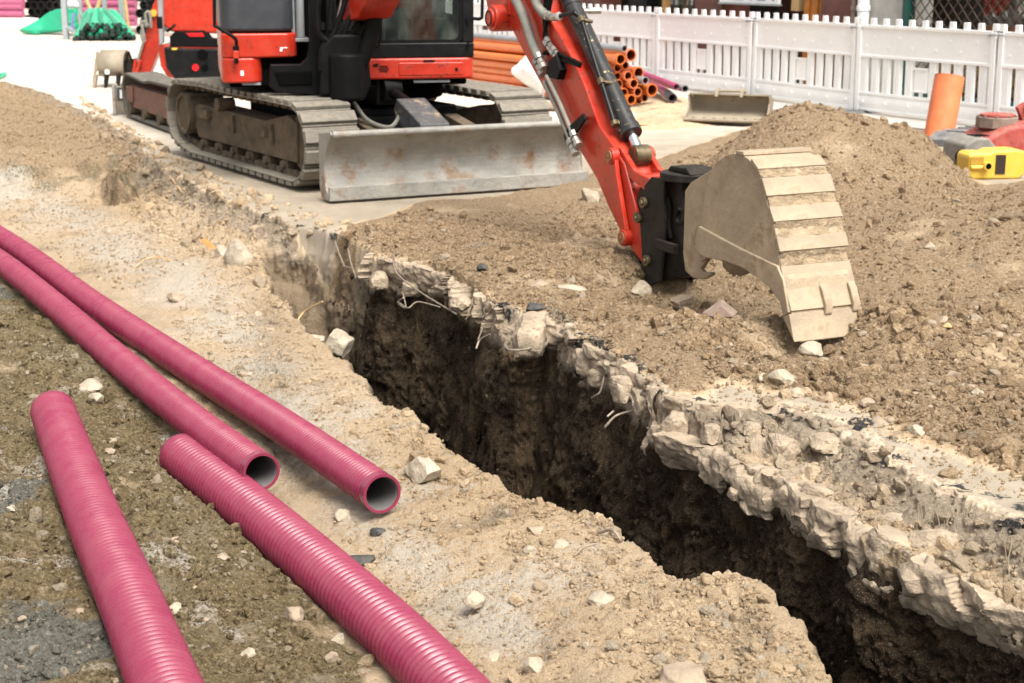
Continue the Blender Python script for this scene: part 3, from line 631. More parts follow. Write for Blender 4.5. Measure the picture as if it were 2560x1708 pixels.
BIG = [
    (1058, 1178, 122, 'white angular block of concrete right of the open end of the upper pink pipe', STONE, -.25, .72, 21),
    (603, 612, 82, 'tall upright white rock beside the wooden stake at the head of the trench', STONE, -.27, 1.25, 22),
    (846, 858, 92, 'grey white boulder hanging over the near lip of the trench', STONE, -.22, .85, 23),
    (780, 830, 60, 'flat pale stone wedged against the grey boulder at the trench lip', STONE, -.22, .7, 24),
    (1186, 1497, 58, 'rounded cream stone midway between the big pink pipe and the trench', STONE, -.26, .85, 25),
    (1495, 1498, 74, 'wedge shaped white stone on the bare sand near the clod ridge', STONE, -.26, .6, 26),
    (1333, 1662, 66, 'smooth cream boulder at the bottom edge beside the big pink pipe', STONE, -.29, .95, 27),
    (1700, 1685, 150, 'large grey limestone half buried in the clod ridge at the bottom edge', STONED, -.2, .6, 28),
    (944, 1343, 44, 'small jet black lump of asphalt below the open pipe end', TARST, -.27, .85, 29),
    (905, 1392, 84, 'flat charcoal asphalt slab lying against the big pink pipe', TARST, -.30, .45, 30),
    (1958, 935, 74, 'largest white stone in the cluster below the bucket lip', STONE, .03, .9, 31),
    (1912, 952, 34, 'slim upright white stone left of the largest in the cluster', STONE, .03, 1.0, 32),
    (1992, 985, 44, 'white stone in front of the cluster below the bucket lip', STONE, .03, .8, 33),
    (2030, 872, 58, 'pale stone touching the tip of the excavator bucket', STONE, .03, .7, 34),
    (1435, 718, 86, 'flat white flake of concrete lying on the slab edge left of the bucket', STONE, .03, .38, 35),
    (1350, 706, 44, 'small pointed grey stone with a wire across it', STONED, .03, .55, 36),
    (1210, 664, 36, 'black asphalt crumb on the sandy slab above the trench', TARST, .04, .6, 37),
    (1335, 748, 60, 'jagged black tar clump at the slab edge above the trench', TARST, .02, .4, 38),
    (1480, 495, 58, 'upright grey stone at the dirt edge under the dozer blade end', STONE, .06, 1.1, 39),
    (1600, 727, 60, 'pale round stone under the black coupler', STONE, .0, .7, 40),
    (1710, 752, 66, 'brown block of earth in the shade under the bucket', STONED, .0, .6, 41),
    (2325, 585, 32, 'white pebble on the slope of the spoil heap right of the bucket', STONE, .2, .7, 42),
    (2116, 1100, 46, 'round pale cobble sitting on the tarred slab edge', STONE, .0, .85, 43),
    (2445, 982, 36, 'pale grey cobble among clods on the right of the heap foot', STONE, .02, .7, 44),
    (2170, 1000, 40, 'grey rounded cobble on the row of clods at the heap foot', STONED, .02, .85, 45),
    (2290, 1075, 46, 'broad flat cream stone at the lower edge of the clods', STONE, .02, .6, 46),
    (555, 570, 50, 'grey stone left of the tall white rock', STONE, -.25, .9, 47),
    (240, 1010, 46, 'squat white stone on the soil between the two left pink pipes', STONE, -.25, .8, 48),
    (222, 965, 70, 'broad cream stone partly sunk in soil near the long pink pipe', STONE, -.26, .55, 49),
    (440, 1512, 42, 'pale wedge stone touching the leftmost pink pipe', STONE, -.27, .6, 50),
    (735, 1540, 60, 'brown rounded stone in the soil between the lower pink pipes', STONED, -.34, .8, 51),
    (845, 1595, 46, 'white stone beside the lower edge of the big pink pipe', STONE, -.36, .8, 52),
    (620, 1640, 42, 'cream stone in the damp soil near the bottom edge', STONE, -.33, .8, 53),
    (560, 1395, 44, 'pale flat stone on the ridge of soil between the lower pink pipes', STONED, -.33, .5, 54),
    (25, 1265, 36, 'grey stone at the left edge beside the leftmost pink pipe', STONE, -.23, .8, 55),
    (860, 1298, 50, 'cream cobble just left of the upper pipe mouth', STONE, -.28, .75, 56),
    (1405, 1365, 42, 'white chip next to a round clod near the trench lip', STONE, -.26, .8, 57),
    (1340, 1325, 50, 'round sandy clod near the trench lip', STONED, -.26, .7, 58),
    (440, 740, 46, 'dusty cobble in the group beside the upper pink pipe', STONED, -.27, .8, 59),
    (1230, 1640, 56, 'low white slab of stone beside the big pink pipe', STONE, -.29, .5, 60),
]
for k, (px, py, wpx, lab, m, z_, fl, sd_) in enumerate(BIG):
    rock(px, py, wpx, lab, m, z_, fl, 10, sd_)
# broken pieces of the slab along the trench rim
CH = [(1322, 838, 128, 'white block of slab hanging out over the far trench wall', -.06, 1.0, 61), (1620, 1000, 120, 'long rounded lump of slab at the far trench rim below flat sand', -.10, .8, 62),
      (1560, 975, 90, 'dusty beige lump of broken slab left of the roots', -.08, .9, 63), (1690, 1062, 95, 'concrete lump above the start of the long steel wire', -.1, .8, 64), (1776, 1085, 66, 'round white nub of concrete beside the hanging roots', -.08, .9, 65),
      (1948, 1135, 104, 'upright pale chunk of concrete in the middle of the broken slab', -.10, 1.05, 66), (2060, 1110, 110, 'wide ledge of broken slab under the tar line', -.04, .5, 67), (2205, 1258, 118, 'biggest angular chunk in the rubble above the wire end', -.12, 1.0, 68),
      (2140, 1295, 70, 'narrow cracked chunk left of the biggest angular one', -.16, 1.1, 69), (2060, 1290, 90, 'low pale chunk resting on the long steel wire', -.17, .6, 70), (2330, 1330, 120, 'grey faced chunk below the dark roots on the right', -.14, .8, 71),
      (2440, 1420, 190, 'largest whitish boulder of slab at the lower right edge', -.17, .85, 72), (2500, 1310, 150, 'flat topped slab piece at the right edge', -.06, .6, 73), (2250, 1395, 90, 'squared chunk jutting over the trench near the lower right', -.2, .8, 74),
      (946, 700, 66, 'rounded grey stone under the slab lip at the head of the trench', -.12, .8, 75), (1030, 720, 60, 'blocky stone held by bent wires under the slab lip', -.14, .9, 76), (1470, 905, 90, 'cracked stone block under the slab lip left of the bucket', -.10, .9, 77),
      (1500, 945, 70, 'brown block of rubble under the cracked one', -.15, .8, 78), (1150, 760, 80, 'long pale piece of slab edge above the dark wall', -.06, .6, 79), (1880, 1080, 70, 'tilted grey shard leaning on the slab face', -.07, .9, 80), (2400, 1240, 90, 'tarry slab piece at the edge of the asphalt', -.03, .4, 81),
      (690, 590, 80, 'grey crumbling block of slab under the left end of the blade', -.2, .7, 82), (520, 505, 80, 'weathered block of slab below the near track', -.12, .8, 83), (600, 540, 70, 'sharp grey block beside the weathered one below the track', -.12, .9, 84), (1835, 1235, 44, 'knob of concrete hanging under the long steel wire', -.22, .9, 85), (1976, 1290, 40, 'little brown stone under the bend of the long steel wire', -.24, .9, 86)]
for px, py, wpx, lab, z_, fl, sd_ in CH:
    q = gp(px, py, z_); r = wpx * q[1] * 1.02 / FPX / 2
    V, F = block_verts(5, sd_, 14); V = V * np.array([.92, .72, fl * .9]) * r * .92
    a = R(-66) + .5 * math.sin(sd_); V = np.stack([V[:, 0] * math.cos(a) - V[:, 1] * math.sin(a), V[:, 0] * math.sin(a) + V[:, 1] * math.cos(a), V[:, 2]], -1)
    o = arr_mesh('concrete_chunk', V + q, F, BROKEN); o.data.set_sharp_from_angle(angle=R(30)); tag(o, lab, 'concrete chunk')
# the fractured edge of the slab itself: blocks side by side along the far rim
def slab_face(name, curve, ztop, zbot, out, seed, y0, y1, depth=.14):
    rg = np.random.default_rng(seed); P = even(np.column_stack([curve, np.zeros(len(curve))]), .008); P = P[(P[:, 1] < y1) & (P[:, 1] > y0)]; n = len(P)
    kz = np.ones(41) / 41; Ps = np.stack([np.convolve(np.pad(P[:, c], 20, mode='edge'), kz, 'valid') for c in (0, 1)], 1)
    t = np.gradient(Ps, axis=0); t /= np.linalg.norm(t, axis=1)[:, None]; nr = np.stack([-t[:, 1], t[:, 0]], 1)
    if np.mean(nr @ np.array([.9, .4])) > 0: nr = -nr                       # points out over the trench
    u = np.arange(n) * .008; vf = np.linspace(0, 1, 26); rows = [('t', -depth), ('t', -depth * .66), ('t', -depth * .4), ('t', -depth * .2), ('t', -.012)] + [('f', v) for v in vf] + [('b', -.02), ('b', -.07), ('b', -.15)]
    sd = np.stack([rg.uniform(0, u[-1], int(u[-1] * 10)), rg.uniform(0, 1, int(u[-1] * 10))], 1); so = rg.normal(0, .020, len(sd)); su = rg.normal(0, .42, len(sd)); sv = rg.normal(.0, .04, len(sd))
    H = ztop - zbot
    def disp(uu, vv):
        wu = uu + .02 * perlin(uu * 14 + seed, vv * 5); wv = vv + .12 * perlin(uu * 14 + 31, vv * 5 + seed)
        d2 = (wu[:, None] - sd[None, :, 0]) ** 2 + ((wv[:, None] - sd[None, :, 1]) * H * 1.1) ** 2; k = d2.argmin(1); f2 = np.sqrt(np.partition(d2, 1, axis=1)[:, :2]); ck = np.exp(-(f2[:, 1] - f2[:, 0]) / .006)
        return so[k] * .9 - .012 * ck + np.clip(su[k] * (wu - sd[k, 0]), -.05, .05) + sv[k] * (wv - sd[k, 1]) + .013 * fbm(uu * 1.0 + seed, vv * H, 11, 5, gain=.6)
    V = []
    zt = ztop + .018 * fbm(u + seed * 3.1, u * 0 + .5, 3, 4); zb = zbot + .030 * fbm(u + 9.7 + seed, u * 0 + .2, 2.5, 4)
    for kind, v in rows:
        if kind == 'f':
            o_ = out + disp(u, np.full(n, v)) + .020 * math.sin(v * math.pi) ** .7 - .014 * v; z = zt + (zb - zt) * v
        elif kind == 't':
            o_ = out + disp(u, np.zeros(n)) + v; z = zt - .004 + .010 * fbm(u + v * 7, u * 0 + v, 16, 3) - (.02 if v <= -depth * .9 else 0)
        else:
            o_ = out + disp(u, np.ones(n)) + v - .018; z = zb + v * .25
        V.append(np.column_stack([Ps + nr * o_[:, None], z]))
    V = np.stack(V); m = len(V); i = np.arange(m - 1)[:, None] * n; k = np.arange(n - 1)[None]
    F = np.stack([i + k, i + n + k, i + n + k + 1, i + k + 1], -1).reshape(-1, 4)
    V = V.reshape(-1, 3); dsp = fbm(V[:, 0], V[:, 1], 40, 3, V[:, 2]); V[:, 2] += .003 * dsp
    o = arr_mesh(name, V, F, BROKEN); o.data.set_sharp_from_angle(angle=R(38)); return tag(o, kind='structure')
slab_face('slab_edge', XB, .0, -.155, .015, 5, 6.55, 9.95, .12)
slab_face('slab_edge', XA, .0, -.12, .015, 6, 4.2, 6.75, .10)
slab_face('slab_edge', XB, -.115, -.285, .035, 7, 4.2, 6.7, .14)
rg = np.random.default_rng(91); EBK = EB_ = even(np.column_stack([XB, np.zeros(len(XB))]), .105); EB_ = EB_[(EB_[:, 1] < 6.6) & (EB_[:, 1] > 4.4)]
for k, p in enumerate(EB_):
    off_ = rg.uniform(.0, .16); hh = rg.uniform(.045, .085); V, F = block_verts(4, 700 + k, 13)
    S = V * np.array([hh * rg.uniform(.9, 1.4), hh * rg.uniform(.8, 1.1), hh * rg.uniform(.6, .95)]); S = S @ np.array(Matrix.Rotation(rg.normal(0, .35), 3, 'X') @ Matrix.Rotation(rg.normal(0, .35), 3, 'Y') @ Matrix.Rotation(rg.uniform(0, 3), 3, 'Z'))
    c = p + np.array([.9, .42, 0]) * off_ + np.array([0, 0, -.19 + .06 * off_ / .16 + rg.normal(0, .02)])
    o = arr_mesh('slab_block', S + c, F, BROKEN); o.data.set_sharp_from_angle(angle=R(26)); tag(o, 'rough pale block wedged in the broken concrete slope above the trench at the right', 'concrete block', 'blocks of the broken slab slope')
# smaller stones that nothing tells apart
def small(poly, n, zl_, label, group, m, seed, lo, hi):
    P = off_pipes(pick(poly, n, zl_, seed)); rr = sizes(len(P), lo, hi, seed + 1, 2.2); pr = []
    for k in range(5):
        V, F = rock_verts(3, seed * 7 + k, 8, .10, .75); o = arr_mesh('stone', V * .03, F, m); o.data.set_sharp_from_angle(angle=R(30)); pr.append(o)
    for k, (p, r) in enumerate(zip(P, rr)):
        o = pr[k % 5]
        if k >= 5: o = o.copy(); COL.objects.link(o)
        s = r / .03; o.scale = (s, s * random.uniform(.8, 1), s * random.uniform(.8, 1.1)); o.rotation_euler = (random.uniform(-.4, .4), random.uniform(-.4, .4), random.uniform(0, 6.28))
        o.location = (p[0], p[1], gz(*p) + r * .02); tag(o, label, 'stone', group)
small(BANK, 45, -.26, 'small pale stone lying on the sandy bank between the trench and the pink pipes', 'small stones on the sandy bank', STONE, 40, .011, .032)
small(DARK, 40, -.27, 'small stone in the dark dug soil around the lower pink pipes', 'small stones in the dark soil', STONED, 41, .012, .035)
small([(1560, 800), (2100, 760), (2560, 800), (2560, 1190), (2150, 1020), (1850, 940)], 70, .03, 'small rounded stone among the clods at the foot of the spoil heap', 'small stones at the heap foot', STONED, 42, .015, .042)
small([(100, 480), (420, 560), (560, 640), (640, 800), (420, 700)], 40, -.28, 'small stone on the white dusted ground behind the pink pipes', 'small stones behind the pipes', STONE, 43, .012, .03)

# ------------------------------------------------------------------ corrugated pink pipes
def corrugated(path, r, label, near_open=True, pitch=.0165):
    root = thing('corrugated_pipe', label, 'pipe', (path[0][0], path[0][1], path[0][2] - r))
    prof = np.array([.75, .12, 0, .12, .75, 1.0]); P = even(path, pitch / 6); n = len(P)
    rad = r - (.40 * pitch) * np.tile(prof, n // 6 + 1)[:n]; rad[:5] = r - .002; rad[-9:] = r
    V, F = sweep(P, rad, 44); arr_mesh('outer_wall', V, F, M['pink'], root)
    Pi = even(path, pitch * .5); Pi = np.vstack([P[:1], Pi[1:-1], P[-1:]])
    ri = r * .865 - .006 * (np.arange(len(Pi)) % 2); ri[-1] = r * .90; V, F = sweep(Pi, ri, 32); arr_mesh('inner_wall', V, F[:, ::-1], M['pipein'], root)
    for e, t in ((P[-1], P[-1] - P[-4]), (P[0], P[0] - P[3])):
        mb = MB(); t = t / np.linalg.norm(t); mb.ring(e - t * .001, t, r * .998, r * .86, .006, 44); mb.make('end_rim', M['pink'], root)
    return root
PL = ['long pink corrugated pipe nearest the trench with its open grey end facing the viewer', 'long pink corrugated pipe left of the one nearest the trench, scuffed white midway',
      'thick pink corrugated pipe with dusty tan scratches running out of the bottom edge', 'thick clean pink corrugated pipe, leftmost, running steeply to the bottom edge']
for k in (0, 1): corrugated(PIPES[k][0], PIPES[k][1], PL[k], pitch=.024)
for k in (2, 3): corrugated(PIPES[k][0], PIPES[k][1], PL[k], pitch=.032)

# ------------------------------------------------------------------ wires, roots, stake
def wire(pts, r, label, name='steel_wire', m='wire', cat='wire', n=40):
    P = smooth_path([gp(x, y, z) for x, y, z in pts], n)
    mb = MB(); mb.tube(P, r, 7); return tag(mb.make(name, M[m]), label, cat)
wire([(1618, 1070, -.17), (1680, 1100, -.17), (1750, 1150, -.18), (1830, 1190, -.19), (1900, 1235, -.19), (1965, 1265, -.2), (1990, 1290, -.2), (2060, 1310, -.2), (2090, 1322, -.2)], .0055, 'long thick steel wire along the foot of the broken slab above the trench')
wire([(985, 630, .03), (990, 680, -.03), (1050, 730, -.08), (1140, 785, -.1)], .005, 'thick bent wire crossing the slab face at the head of the trench')
wire([(995, 755, -.14), (1020, 770, -.12), (1045, 755, -.1), (1100, 768, -.1)], .0045, 'looped wire end hanging below the blocky stone')
wire([(1008, 735, -.1), (1014, 770, -.15), (994, 756, -.15), (1008, 745, -.1)], .004, 'small triangular wire loop under the slab lip', n=20)
wire([(1408, 590, .04), (1370, 640, .05), (1340, 695, .06), (1372, 740, .02), (1373, 800, -.02), (1368, 830, -.06)], .0035, 'thin curly wire running from the clods over the slab edge')
wire([(1265, 868, -.12), (1275, 875, -.1), (1320, 872, -.1), (1362, 850, -.08)], .0055, 'curved wire hooked under the white hanging block')
wire([(1363, 865, -.08), (1370, 850, -.07), (1366, 838, -.07)], .006, 'short pale wire hook right of the white hanging block', n=16)
wire([(1190, 872, -.2), (1200, 850, -.16), (1225, 836, -.12)], .0055, 'short curved wire end sticking out below the slab left of the white block', n=16)
wire([(1195, 850, -.16), (1215, 800, -.1), (1232, 770, -.02)], .004, 'straight brown wire standing against the slab face', n=16)
wire([(1512, 1068, -.2), (1540, 1040, -.18), (1585, 1026, -.15)], .0055, 'pale bent wire end poking out of the dark wall below the slab', n=16)
wire([(1518, 1042, -.17), (1534, 1028, -.15)], .005, 'very short wire stub beside the pale bent wire end', n=8)
wire([(1480, 995, -.2), (1500, 980, -.16), (1512, 940, -.12), (1530, 925, -.1)], .005, 'grey wire loop below the cracked stone block', n=16)
wire([(860, 665, -.02), (880, 672, -.05)], .005, 'short rusty wire at the head of the slab', n=6)
wire([(838, 605, 0), (850, 640, -.04), (862, 668, -.08)], .005, 'bent wire at the left end of the slab lip', n=16)
wire([(870, 622, 0), (878, 660, -.06), (890, 695, -.12)], .005, 'drooping wire right of the bent one at the left slab lip', n=16)
wire([(738, 812, -.3), (760, 780, -.25), (806, 754, -.16)], .0045, 'dry stalk sticking up in the head of the trench', m='timber', name='dry_stalk', cat='stalk', n=16)
wire([(1495, 1332, -.25), (1530, 1325, -.22), (1548, 1345, -.24), (1552, 1358, -.26)], .006, 'bent grey wire lying on the near lip of the trench', n=16)
wire([(1435, 1390, -.25), (1460, 1368, -.245), (1490, 1360, -.24)], .004, 'thin pale stick lying near the trench lip', m='rootfib', name='dry_stick', cat='stick', n=12)
wire([(320, 688, -.28), (360, 650, -.26), (400, 644, -.25), (450, 662, -.26), (500, 670, -.27)], .0045, 'thin curved cord lying on the white dusted ground', m='timber', name='cord', cat='cord')
wire([(412, 425, -.05), (480, 510, -.12), (540, 575, -.18)], .006, 'straight thin line running down the broken slab edge below the track', m='timber', name='guide_line', cat='line', n=12)
wire([(2080, 1290, -.15), (2140, 1330, -.16), (2155, 1350, -.18)], .004, 'rusty wire curling over the narrow cracked chunk', n=16)
wire([(2095, 1265, -.12), (2150, 1300, -.13), (2160, 1345, -.15)], .004, 'second rusty wire above the curling one', n=16)
wire([(2090, 1318, -.17), (2200, 1395, -.17), (2290, 1440, -.17), (2320, 1390, -.1)], .005, 'dark bent steel rod across the lowest chunks at the right', n=24)
for k, (x, y, l, dz, lab) in enumerate([(1818, 1030, 190, .30, 'bundle of dry roots hanging from the slab in front of the pale face'), (1905, 1065, 120, .2, 'short dry root tuft left of the upright pale chunk'), (2318, 1250, 230, .34, 'long root strands hanging beside the grey faced chunk'), (2390, 1260, 160, .26, 'dry root strands at the right of the long ones'), (1200, 745, 60, .1, 'fine root hairs on the slab edge left of the white block'), (1560, 860, 50, .1, 'fine dry root hairs at the slab edge left of the bucket'), (2510, 1340, 200, .28, 'single dark root hanging at the right edge')]):
    mb = MB(); q = gp(x, y, 0.0)
    nw = 7 if k != 6 else 3
    for j in range(nw):
        rr = random.Random(k * 50 + j); p = [q + np.array([rr.uniform(-.05, .05), rr.uniform(-.04, 0) - .03, .005])]
        for s in range(1, 7): p.append(p[-1] + np.array([rr.uniform(-.014, .014), -.012 + rr.uniform(-.012, .008), -dz * rr.uniform(.4, 1.2) / 6]))
        mb.tube(smooth_path(p, 14), .0014, 4)
    tag(mb.make('root_strands', M['rootfib']), lab, 'roots')
mb = MB(); a = gp(504, 602, -.17); b = gp(556, 648, -.30); d = (b - a) / np.linalg.norm(b - a); u = np.cross(d, (0, 0, 1)); u /= np.linalg.norm(u); v = np.cross(u, d)
V = [a + u * .03, a - u * .03, a - u * .024 + v * .03, a + u * .02 + v * .035]; V += [p + d * np.linalg.norm(b - a) * 1.1 for p in V]
mb.add(V, [(0, 1, 2, 3), (7, 6, 5, 4), (0, 4, 5, 1), (1, 5, 6, 2), (2, 6, 7, 3), (3, 7, 4, 0)])
tag(mb.make('wooden_stake', M['wood'], bevel=.003), 'short split wooden stake leaning in the ground beside the tall white rock', 'stake')
for lab, px, py, col in (('crumpled brown scrap of sheet on the clods below the bucket', 1800, 790, 'castbrown'), ('small folded brownish scrap on the right of the heap', 2368, 830, 'timber')):
    q = gp(px, py, .05); q[2] = gz(q[0], q[1]) + .02; mb = MB()
    mb.add([q + np.array(v) * (.09 if col == 'castbrown' else .025) for v in ((-1, 0, 0), (0, -.5, .5), (.1, .4, .7), (1, .1, .05), (.6, -.6, -.1), (-.5, -.5, -.1))], [(0, 1, 2), (1, 4, 2), (2, 4, 3), (0, 5, 1), (1, 5, 4)])
    o = mb.make('scrap', M[col], smooth=False); sm_ = o.modifiers.new('thick', 'SOLIDIFY'); sm_.thickness = .004; tag(o, lab, 'scrap')
# ------------------------------------------------------------------ glass
def glass(name, tint=(.55, .62, .58), refl=.16):
    m = bpy.data.materials.new(name); m.use_nodes = True; t = m.node_tree; N = t.nodes; L = t.links
    N.remove(N['Principled BSDF']); out = N['Material Output']
    a = N.new('ShaderNodeBsdfTransparent'); a.inputs[0].default_value = (*tint, 1)
    g = N.new('ShaderNodeBsdfGlossy'); g.inputs['Roughness'].default_value = .03
    d = N.new('ShaderNodeBsdfDiffuse'); d.inputs[0].default_value = (.30, .33, .29, 1)
    mx = N.new('ShaderNodeMixShader'); mx.inputs[0].default_value = refl; L.new(a.outputs[0], mx.inputs[1]); L.new(g.outputs[0], mx.inputs[2])
    m2 = N.new('ShaderNodeMixShader'); n = N.new('ShaderNodeTexNoise'); n.inputs['Scale'].default_value = 6; r = N.new('ShaderNodeMapRange')
    r.inputs[1].default_value = .4; r.inputs[2].default_value = .8; r.inputs[4].default_value = .22; L.new(n.outputs[0], r.inputs[0]); L.new(r.outputs[0], m2.inputs[0])
    L.new(mx.outputs[0], m2.inputs[1]); L.new(d.outputs[0], m2.inputs[2]); L.new(m2.outputs[0], out.inputs[0]); return m
M['glass'] = glass('cab_glass')

# ------------------------------------------------------------------ the excavator
def track_belt(T, xc, wid, y0, y1, r, zlow, ntop_sag, pitch, root, shoe_m, frame_m, front_lift=0, rear_lift=.1, name='track'):
    """frame with rollers = part, every shoe = sub-part"""
    zc = zlow + r
    # belt line: bottom front -> bottom rear -> round rear -> top -> round front
    pts = [(y0 + .12, zlow), (y1 - .30, zlow), (y1 - .05, zlow + rear_lift * .35)]
    for a in np.linspace(-60, 88, 9): pts.append((y1 + r * .92 * math.cos(R(a)), zc + rear_lift * .3 + r * .92 * math.sin(R(a))))
    pts += [(y1 - .6, zc + r * 1.06), ((y0 + y1) / 2, zc + r * 1.08 - ntop_sag), (y0 + .5, zc + r * 1.02)]
    for a in np.linspace(92, 262, 9): pts.append((y0 + r * math.cos(R(a)), zc + r * math.sin(R(a))))
    pts.append(pts[0]); P = np.array(pts); s = np.concatenate([[0], np.cumsum(np.linalg.norm(np.diff(P, axis=0), axis=1))])
    n = int(round(s[-1] / pitch)); pitch = s[-1] / n; q = (np.arange(n) + .5) * pitch
    yy = np.interp(q, s, P[:, 0]); zz = np.interp(q, s, P[:, 1]); ya = np.interp(q - pitch * .4, s, P[:, 0]); za = np.interp(q - pitch * .4, s, P[:, 1]); yb = np.interp(q + pitch * .4, s, P[:, 0]); zb = np.interp(q + pitch * .4, s, P[:, 1])
    # side frame with sprocket disc, rollers
    mb = MB(T); h = wid / 2
    x0, x1 = xc - h * .55, xc + h * .55
    mb.prism([(y0 + .10, zc - r * .55), (y1 - .25, zc - r * .55), (y1 - .12, zc + r * .15), (y1 - .25, zc + r * .42), (y0 + .75, zc + r * .36), (y0 + .28, zc + r * .62), (y0 + .08, zc + r * .45)], x0, x1, 'x')
    fr = mb.make(name, frame_m, root, bevel=.012)
    sd_ = -1 if xc < 0 else 1
    mb = MB(T); mb.cyl((xc - h * .72, y1 - .02, zc + .03), (xc + h * .72, y1 - .02, zc + .03), r * .62, seg=28); mb.ring((xc + sd_ * h * .74, y1 - .02, zc + .03), (1, 0, 0), r * .60, r * .48, .03, 28); mb.make('sprocket', frame_m, fr, bevel=.008)
    mb = MB(T); mb.cyl((xc - h * .45, y0 + .02, zc), (xc + h * .45, y0 + .02, zc), r * .74, seg=28); mb.make('idler', frame_m, fr, bevel=.01)
    for k in range(6):
        mb = MB(T); yk = y0 + .38 + k * (y1 - y0 - .75) / 5
        mb.cyl((xc - h * .5, yk, zlow + .10), (xc + h * .5, yk, zlow + .10), .062, seg=18); mb.cyl((xc - h * .62, yk, zlow + .10), (xc + h * .62, yk, zlow + .10), .035, seg=12); mb.make('roller', frame_m, fr)
    xs = xc + sd_ * h * .55; mb = MB(T)
    mb.box(min(xs, xs + sd_ * .05), max(xs, xs + sd_ * .05), y1 - .62, y1 - .40, zc + .02, zc + .10); mb.make('side_step', frame_m, fr, bevel=.006)
    mb = MB(T); mb.box(min(xs, xs + sd_ * .03), max(xs, xs + sd_ * .03), y0 + .55, y0 + .57, zc - .05, zc + .1); mb.make('side_rib', frame_m, fr, bevel=.004); mb = MB(T); mb.box(min(xs, xs + sd_ * .03), max(xs, xs + sd_ * .03), (y0 + y1) / 2 + .1, (y0 + y1) / 2 + .12, zc - .05, zc + .1); mb.make('side_rib', frame_m, fr, bevel=.004)
    mb = MB(T); mb.box(min(xs, xs + sd_ * .03), max(xs, xs + sd_ * .03), y0 + .7, y0 + .76, zc - .02, zc + .05); mb.make('side_lug', frame_m, fr, bevel=.004)
    mb = MB(T); mb.cyl((xs - sd_ * .1, y1 - .9, zc + r * .55), (xs + sd_ * .06, y1 - .9, zc + r * .55), .06, seg=14)
    mb.make('carrier_roller', frame_m, fr, bevel=.006)
    # chain links along the belt, inside the shoes
    mb = MB(T)
    for k in range(n):
        e = np.array([yb[k] - ya[k], zb[k] - za[k]]); e /= np.linalg.norm(e); nn = np.array([-e[1], e[0]])
        for sx in (-.42, .42):
            a = np.array([yy[k], zz[k]]); L_ = pitch * .42
            quad = [a - e * L_ + nn * .015, a + e * L_ + nn * .015, a + e * L_ * .7 + nn * .075, a - e * L_ * .7 + nn * .075]
            mb.prism([tuple(v) for v in quad], xc + sx * h - .022, xc + sx * h + .022, 'x')
    mb.make('chain', frame_m, fr)
    proto = None
    for k in range(n):
        e = np.array([yb[k] - ya[k], zb[k] - za[k]]); ang = math.atan2(e[1], e[0])
        if proto is None:
            mb = MB(); mb.box(-h, h, -pitch * .47, pitch * .47, -.012, .006); mb.box(-h, h, -pitch * .30, pitch * .36, -.046, -.012, taper=1.0)
            proto = mb.make('track_shoe', shoe_m, fr, bevel=.008); o = proto
        else:
            o = proto.copy(); COL.objects.link(o); o.parent = fr
        wpos = T([[xc, yy[k], zz[k]]])[0]; o.location = wpos - WLOC[fr.name]
        hd = T([[0, 0, 0], [0, 1, 0]]); d = hd[1] - hd[0]; yaw = math.atan2(d[1], d[0]) - math.pi / 2
        o.rotation_euler = Matrix.Rotation(yaw, 4, 'Z').to_3x3().__matmul__(Matrix.Rotation(ang, 3, 'X')).to_euler()
        o.rotation_euler.rotate_axis('Z', random.uniform(-.006, .006))
    return fr

CT = np.array([-1.392, 14.21, 0.012]); TT = frame(CT, R(31)); TBL = frame((-1.205, 14.10, .012), R(25.7))
EX = thing('excavator', 'large orange red excavator with dozer blade and its bucket resting beside the trench', 'excavator', tuple(CT))
for xc in (-.895, .895): track_belt(TT, xc, .47, -1.17, 1.42, .315, .045, .02, .154, EX, M['shoe'], M['frame'])
mb = MB(TT); mb.box(-.62, .62, -.75, .9, .32, .56); mb.box(-.45, .45, -.45, .55, .56, .66); mb.prism([(-.66, .36), (.66, .36), (.52, .5), (-.52, .5)], -.82, -.7)
mb.make('chassis', M['black'], EX, bevel=.02)
# dozer blade
mb = MB(TBL); prof = []
for a in np.linspace(-38, 46, 15): prof.append((-1.62 - .36 * math.cos(R(a)) + .06, .245 + .36 * math.sin(R(a)) + .0))
prof = [(y, .012 + (z - prof[0][1]) * (.50 / (prof[-1][1] - prof[0][1]))) for y, z in prof]
prof = [(-1.99 + (y - min(p[0] for p in prof)) * -1 * 0 + .085 * (1 - math.cos((z / .5 - .45) * 2.6)), z) for y, z in prof]
prof = [(-1.99 + .30 * ((z - .24) / .26) ** 2 * (.56 if z > .24 else .36) * -1 + .19, z) for y, z in prof]
mb.strip(prof, -.03, -1.086, 1.086, 'x')
bl = mb.make('dozer_blade', M['blade'], EX, angle=20)
ye = prof[0][0]
mb = MB(TBL); mb.box(-1.10, 1.10, ye - .035, ye - .004, .008, .115); mb.make('cutting_edge', M['blade'], bl, bevel=.006)
mb = MB(TBL); yt, zt_ = prof[-1]; mb.tube([(-1.086, yt + .012, zt_), (1.086, yt + .012, zt_)], .026, 12); mb.make('top_bar', M['blade'], bl)
for x in (-1.10, 1.084):
    mb = MB(TBL); mb.prism([(ye - .03, .01)] + [(y - .005, z) for y, z in prof[2:]] + [(yt + .03, zt_ + .02), (-1.70, .50), (-1.69, .1), (-1.74, .01)], x, x + .016, 'x'); mb.make('side_plate', M['blade'], bl, bevel=.004)
for x in (-.42, .42):
    mb = MB(TBL); mb.prism([(-1.70, .10), (-1.70, .36), (-.7, .50), (-.7, .34)], x - .06, x + .06, 'x'); mb.make('push_arm', M['frame'], bl, bevel=.01)
